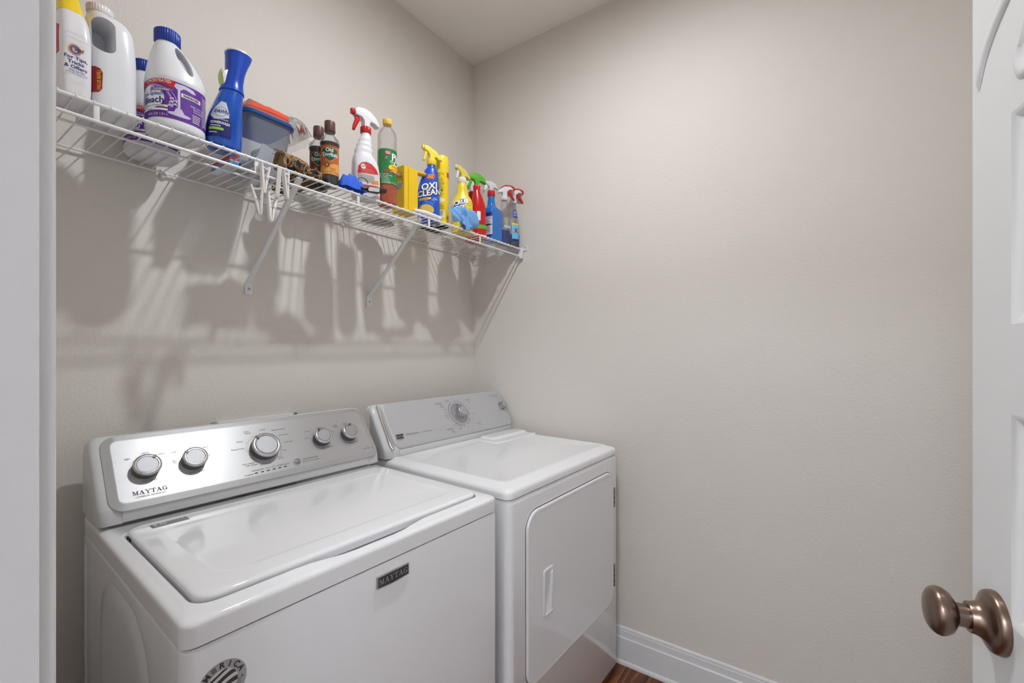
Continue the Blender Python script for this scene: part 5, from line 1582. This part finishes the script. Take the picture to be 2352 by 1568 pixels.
decal('bar', [rect2d(-.026, .024, .067, .073, 8, 1)], f, INK_K, lb, .0009)
decal('small_print', lines(-.024, .010, .101, .006, 3, .0022, 31) + lines(-.024, .022, .084, .0048, 3, .0018, 32) + lines(-.024, .022, .061, .0048, 6, .0018, 33) + [ring2d(.018, .100, .005, .005, .0012)], f, mat('ink_dusk', (92, 86, 120), .5), lb, .0009, stuff=True)
sprayer(t, .205, 138, clear('head_clear_white', (236, 236, 236), .75, .15, .5), W_PLA, RED, cx=-.014, rc=.0168, hc=.026, style='beak', sc=.82)

# ---------------------------------------------------------------- clear glass cleaner bottles
def glass_cleaner(label, x, y, rz, liq, lev, style):
    t = item('spray_bottle', label, 'spray bottle', x, y, rz)
    B = Body([(0, .0255, .020, 0, 2.8), (.005, .0285, .0235, 0, 2.8), (.05, .0295, .0245, 0, 2.7), (.09, .0285, .024, 0, 2.6), (.125, .0245, .0215, 0, 2.3), (.16, .0195, .018, 0, 2.1), (.19, .0155, .0152, 0, 2), (.204, .0140, .0140, 0, 2), (.214, .0135, .0135, 0, 2)])
    b = obj('body', B.mesh(), CLEAR, t, 60)
    obj('cleaner_fill', B.fill(lev), liq, b, 60)
    f = B.mapper(R(-90))
    if style == 1:
        nb = decal('neck_label', [disc2d([(-.012, .140), (.012, .138), (.013, .166), (.010, .176), (-.010, .178), (-.013, .168)], 4)], f, mat('ink_royal', (34, 44, 150)), b, .0006)
        decal('lettering', [T('100%', 0, .167, .009, bold=.02, fit=.016), T('CLEAN', 0, .158, .007, bold=.02, fit=.017), T('SHINE', 0, .149, .007, bold=.02, fit=.016)], f, INK_W, nb, .0012, split=True)
        lb = decal('label', [rect2d(-.020, .016, .028, .112, 10, 6)], f, mat('label_sky', (110, 190, 230), .4), b, .0006)
        decal('label_band', [rect2d(-.020, .016, .104, .112, 10, 1)], f, INK_Y, lb, .0011)
        decal('label_foot', [rect2d(-.020, .016, .028, .037, 10, 1)], f, mat('ink_royal', (34, 44, 150)), lb, .0011)
        decal('lettering', [T('X', .001, .076, .026, bold=.05)], f, INK_R, lb, .0014)
    else:
        lb = decal('label', [rect2d(-.020, .024, .078, .090, 10, 2)], f, mat('label_mist', (178, 196, 226), .4), b, .0006)
        decal('stripe', [rect2d(-.020, .024, .072, .0745, 10, 1)], f, INK_N, b, .0006)
    sprayer(t, .212, -38 - rz, W_PLA, RED, W_PLA, cx=0, rc=.0155, hc=.020, style='beak', shell=RED, sc=.95)
glass_cleaner('clear spray bottle with a red trigger, deep blue liquid and almost no label', 1.690, 1.200, -10, mat('deep_blue_liquid', (20, 60, 170), .1, trans=.4, coat=.2), .068, 0)
glass_cleaner('clear spray bottle with a red trigger and sky blue label, rightmost on the shelf', 1.7505, 1.190, -24, mat('teal_liquid', (60, 104, 124), .1, trans=.5, coat=.2), .058, 1)

# ---------------------------------------------------------------- things lying further back on the deck
t = item('plastic_bag', 'crumpled translucent white plastic bag lying at the back of the shelf', 'bag', .850, 1.398, rz=0)
obj('film', modified(blob(.062, .036, .020, .010, 36, 6, 2.6, n=64, m=40), []), clear('white_film', (228, 226, 224), .55, .2, .6), t, 80)
t = item('duster_pad', 'fluffy grey-white duster pad whose fringe pokes down through the wires', 'duster', 1.115, 1.395, rz=-14)
FL = mat('grey_fluff', (178, 172, 162), .95, var=.15, vscale=80)
obj('pad', blob(.058, .034, .010, .004, 50, 2), FL, t, 70)
strands = []
rd = random.Random(5)
for k in range(420):
    a = rd.uniform(0, 2 * math.pi); q = math.sqrt(rd.random())
    p0 = Vector((.060 * q * math.cos(a), .036 * q * math.sin(a), .006 + .008 * (1 - q)))
    d = Vector((math.cos(a) * rd.uniform(0, .7), math.sin(a) * rd.uniform(0, .7), rd.uniform(-.4, .9)))
    L = rd.uniform(.008, .017)
    p1 = p0 + d * L * .6 + Vector((rd.uniform(-.004, .004), rd.uniform(-.004, .004), 0)); p2 = p1 + Vector((rd.uniform(-.005, .005), rd.uniform(-.005, .005), -.006 if q > .6 else .004))
    strands.append(tube([p0, p1, p2], [.0011, .0012, .0008], 5))
tag(obj('fringe', join(*strands), FL, t, 80), kind='stuff')
t = item('dark_cloth', 'dark grey rag lying flat behind the yellow aerosol can', 'cloth', 1.315, 1.300, rz=8)
obj('rag', blob(.052, .034, .007, .004, 40, 12, 3), mat('dark_rag', (58, 58, 62), .9, bump=.001, bscale=200), t, 70)

# ---------------------------------------------------------------- clothespins hanging on the front of the shelf
PIN = mat('clothespin_plastic', (232, 228, 226), .35, sss=.1)
def pin_parts(t):
    L = .074
    for s in (-1, 1):
        rings = []
        for z_, off_, th_ in ((0, .0125, .0022), (-.012, .0108, .0026), (-.030, .0072, .0036), (-.044, .0048, .0036), (-.060, .0036, .0030), (-.070, .0024, .0022), (-.074, .0018, .0012)):
            rings.append([(s * off_ + th_ * a, .0050 * b, z_) for a, b in ((-1, -.8), (-.6, -1), (.6, -1), (1, -.8), (1, .8), (.6, 1), (-.6, 1), (-1, .8))])
        obj('prong', loft(rings), PIN, t, 40)
    obj('web', box(-.0115, .0115, -.0035, .0035, -.012, -.008, .001, 1), PIN, t)
    obj('spring', tube([(.0055 * math.cos(a), -.0062 + .0124 * (k / 60), -.038 + .0052 * math.sin(a)) for k, a in [(k, 2 * math.pi * 4 * k / 60) for k in range(61)]], .0007, 5), mat('spring_steel', (190, 190, 190), .3, metal=1.0), t)
pins = [('white clothespin nearest the plastic tub, hanging high with open prongs', (.571, SHY - .007, SHZ - .0155), 20, (0, 4)),
        ('white clothespin dangling lowest on the left below another one', (.5525, SHY - .004, SHZ - .072), -25, (4, -6)),
        ('white clothespin hung up beside the sloping strut, right of the pair', (.6235, SHY - .007, SHZ - .012), 35, (0, -5)),
        ('white clothespin overlapping the one beside the strut on its left', (.607, SHY - .010, SHZ - .019), 60, (5, 3)),
        ('white clothespin dangling lowest beside the sloping strut', (.590, SHY - .006, SHZ - .086), 10, (-4, 7))]
first = None
for lb_, loc, rz_, (rx_, ry_) in pins:
    if first is None:
        first = thing('clothespin', lb_, 'clothespin', loc, 0, 'clothespins on the shelf front')
        pin_parts(first)
        o = first
    else:
        o = dup(first, loc, 0, lb_)
    o.rotation_euler = (R(rx_), R(ry_), R(rz_))
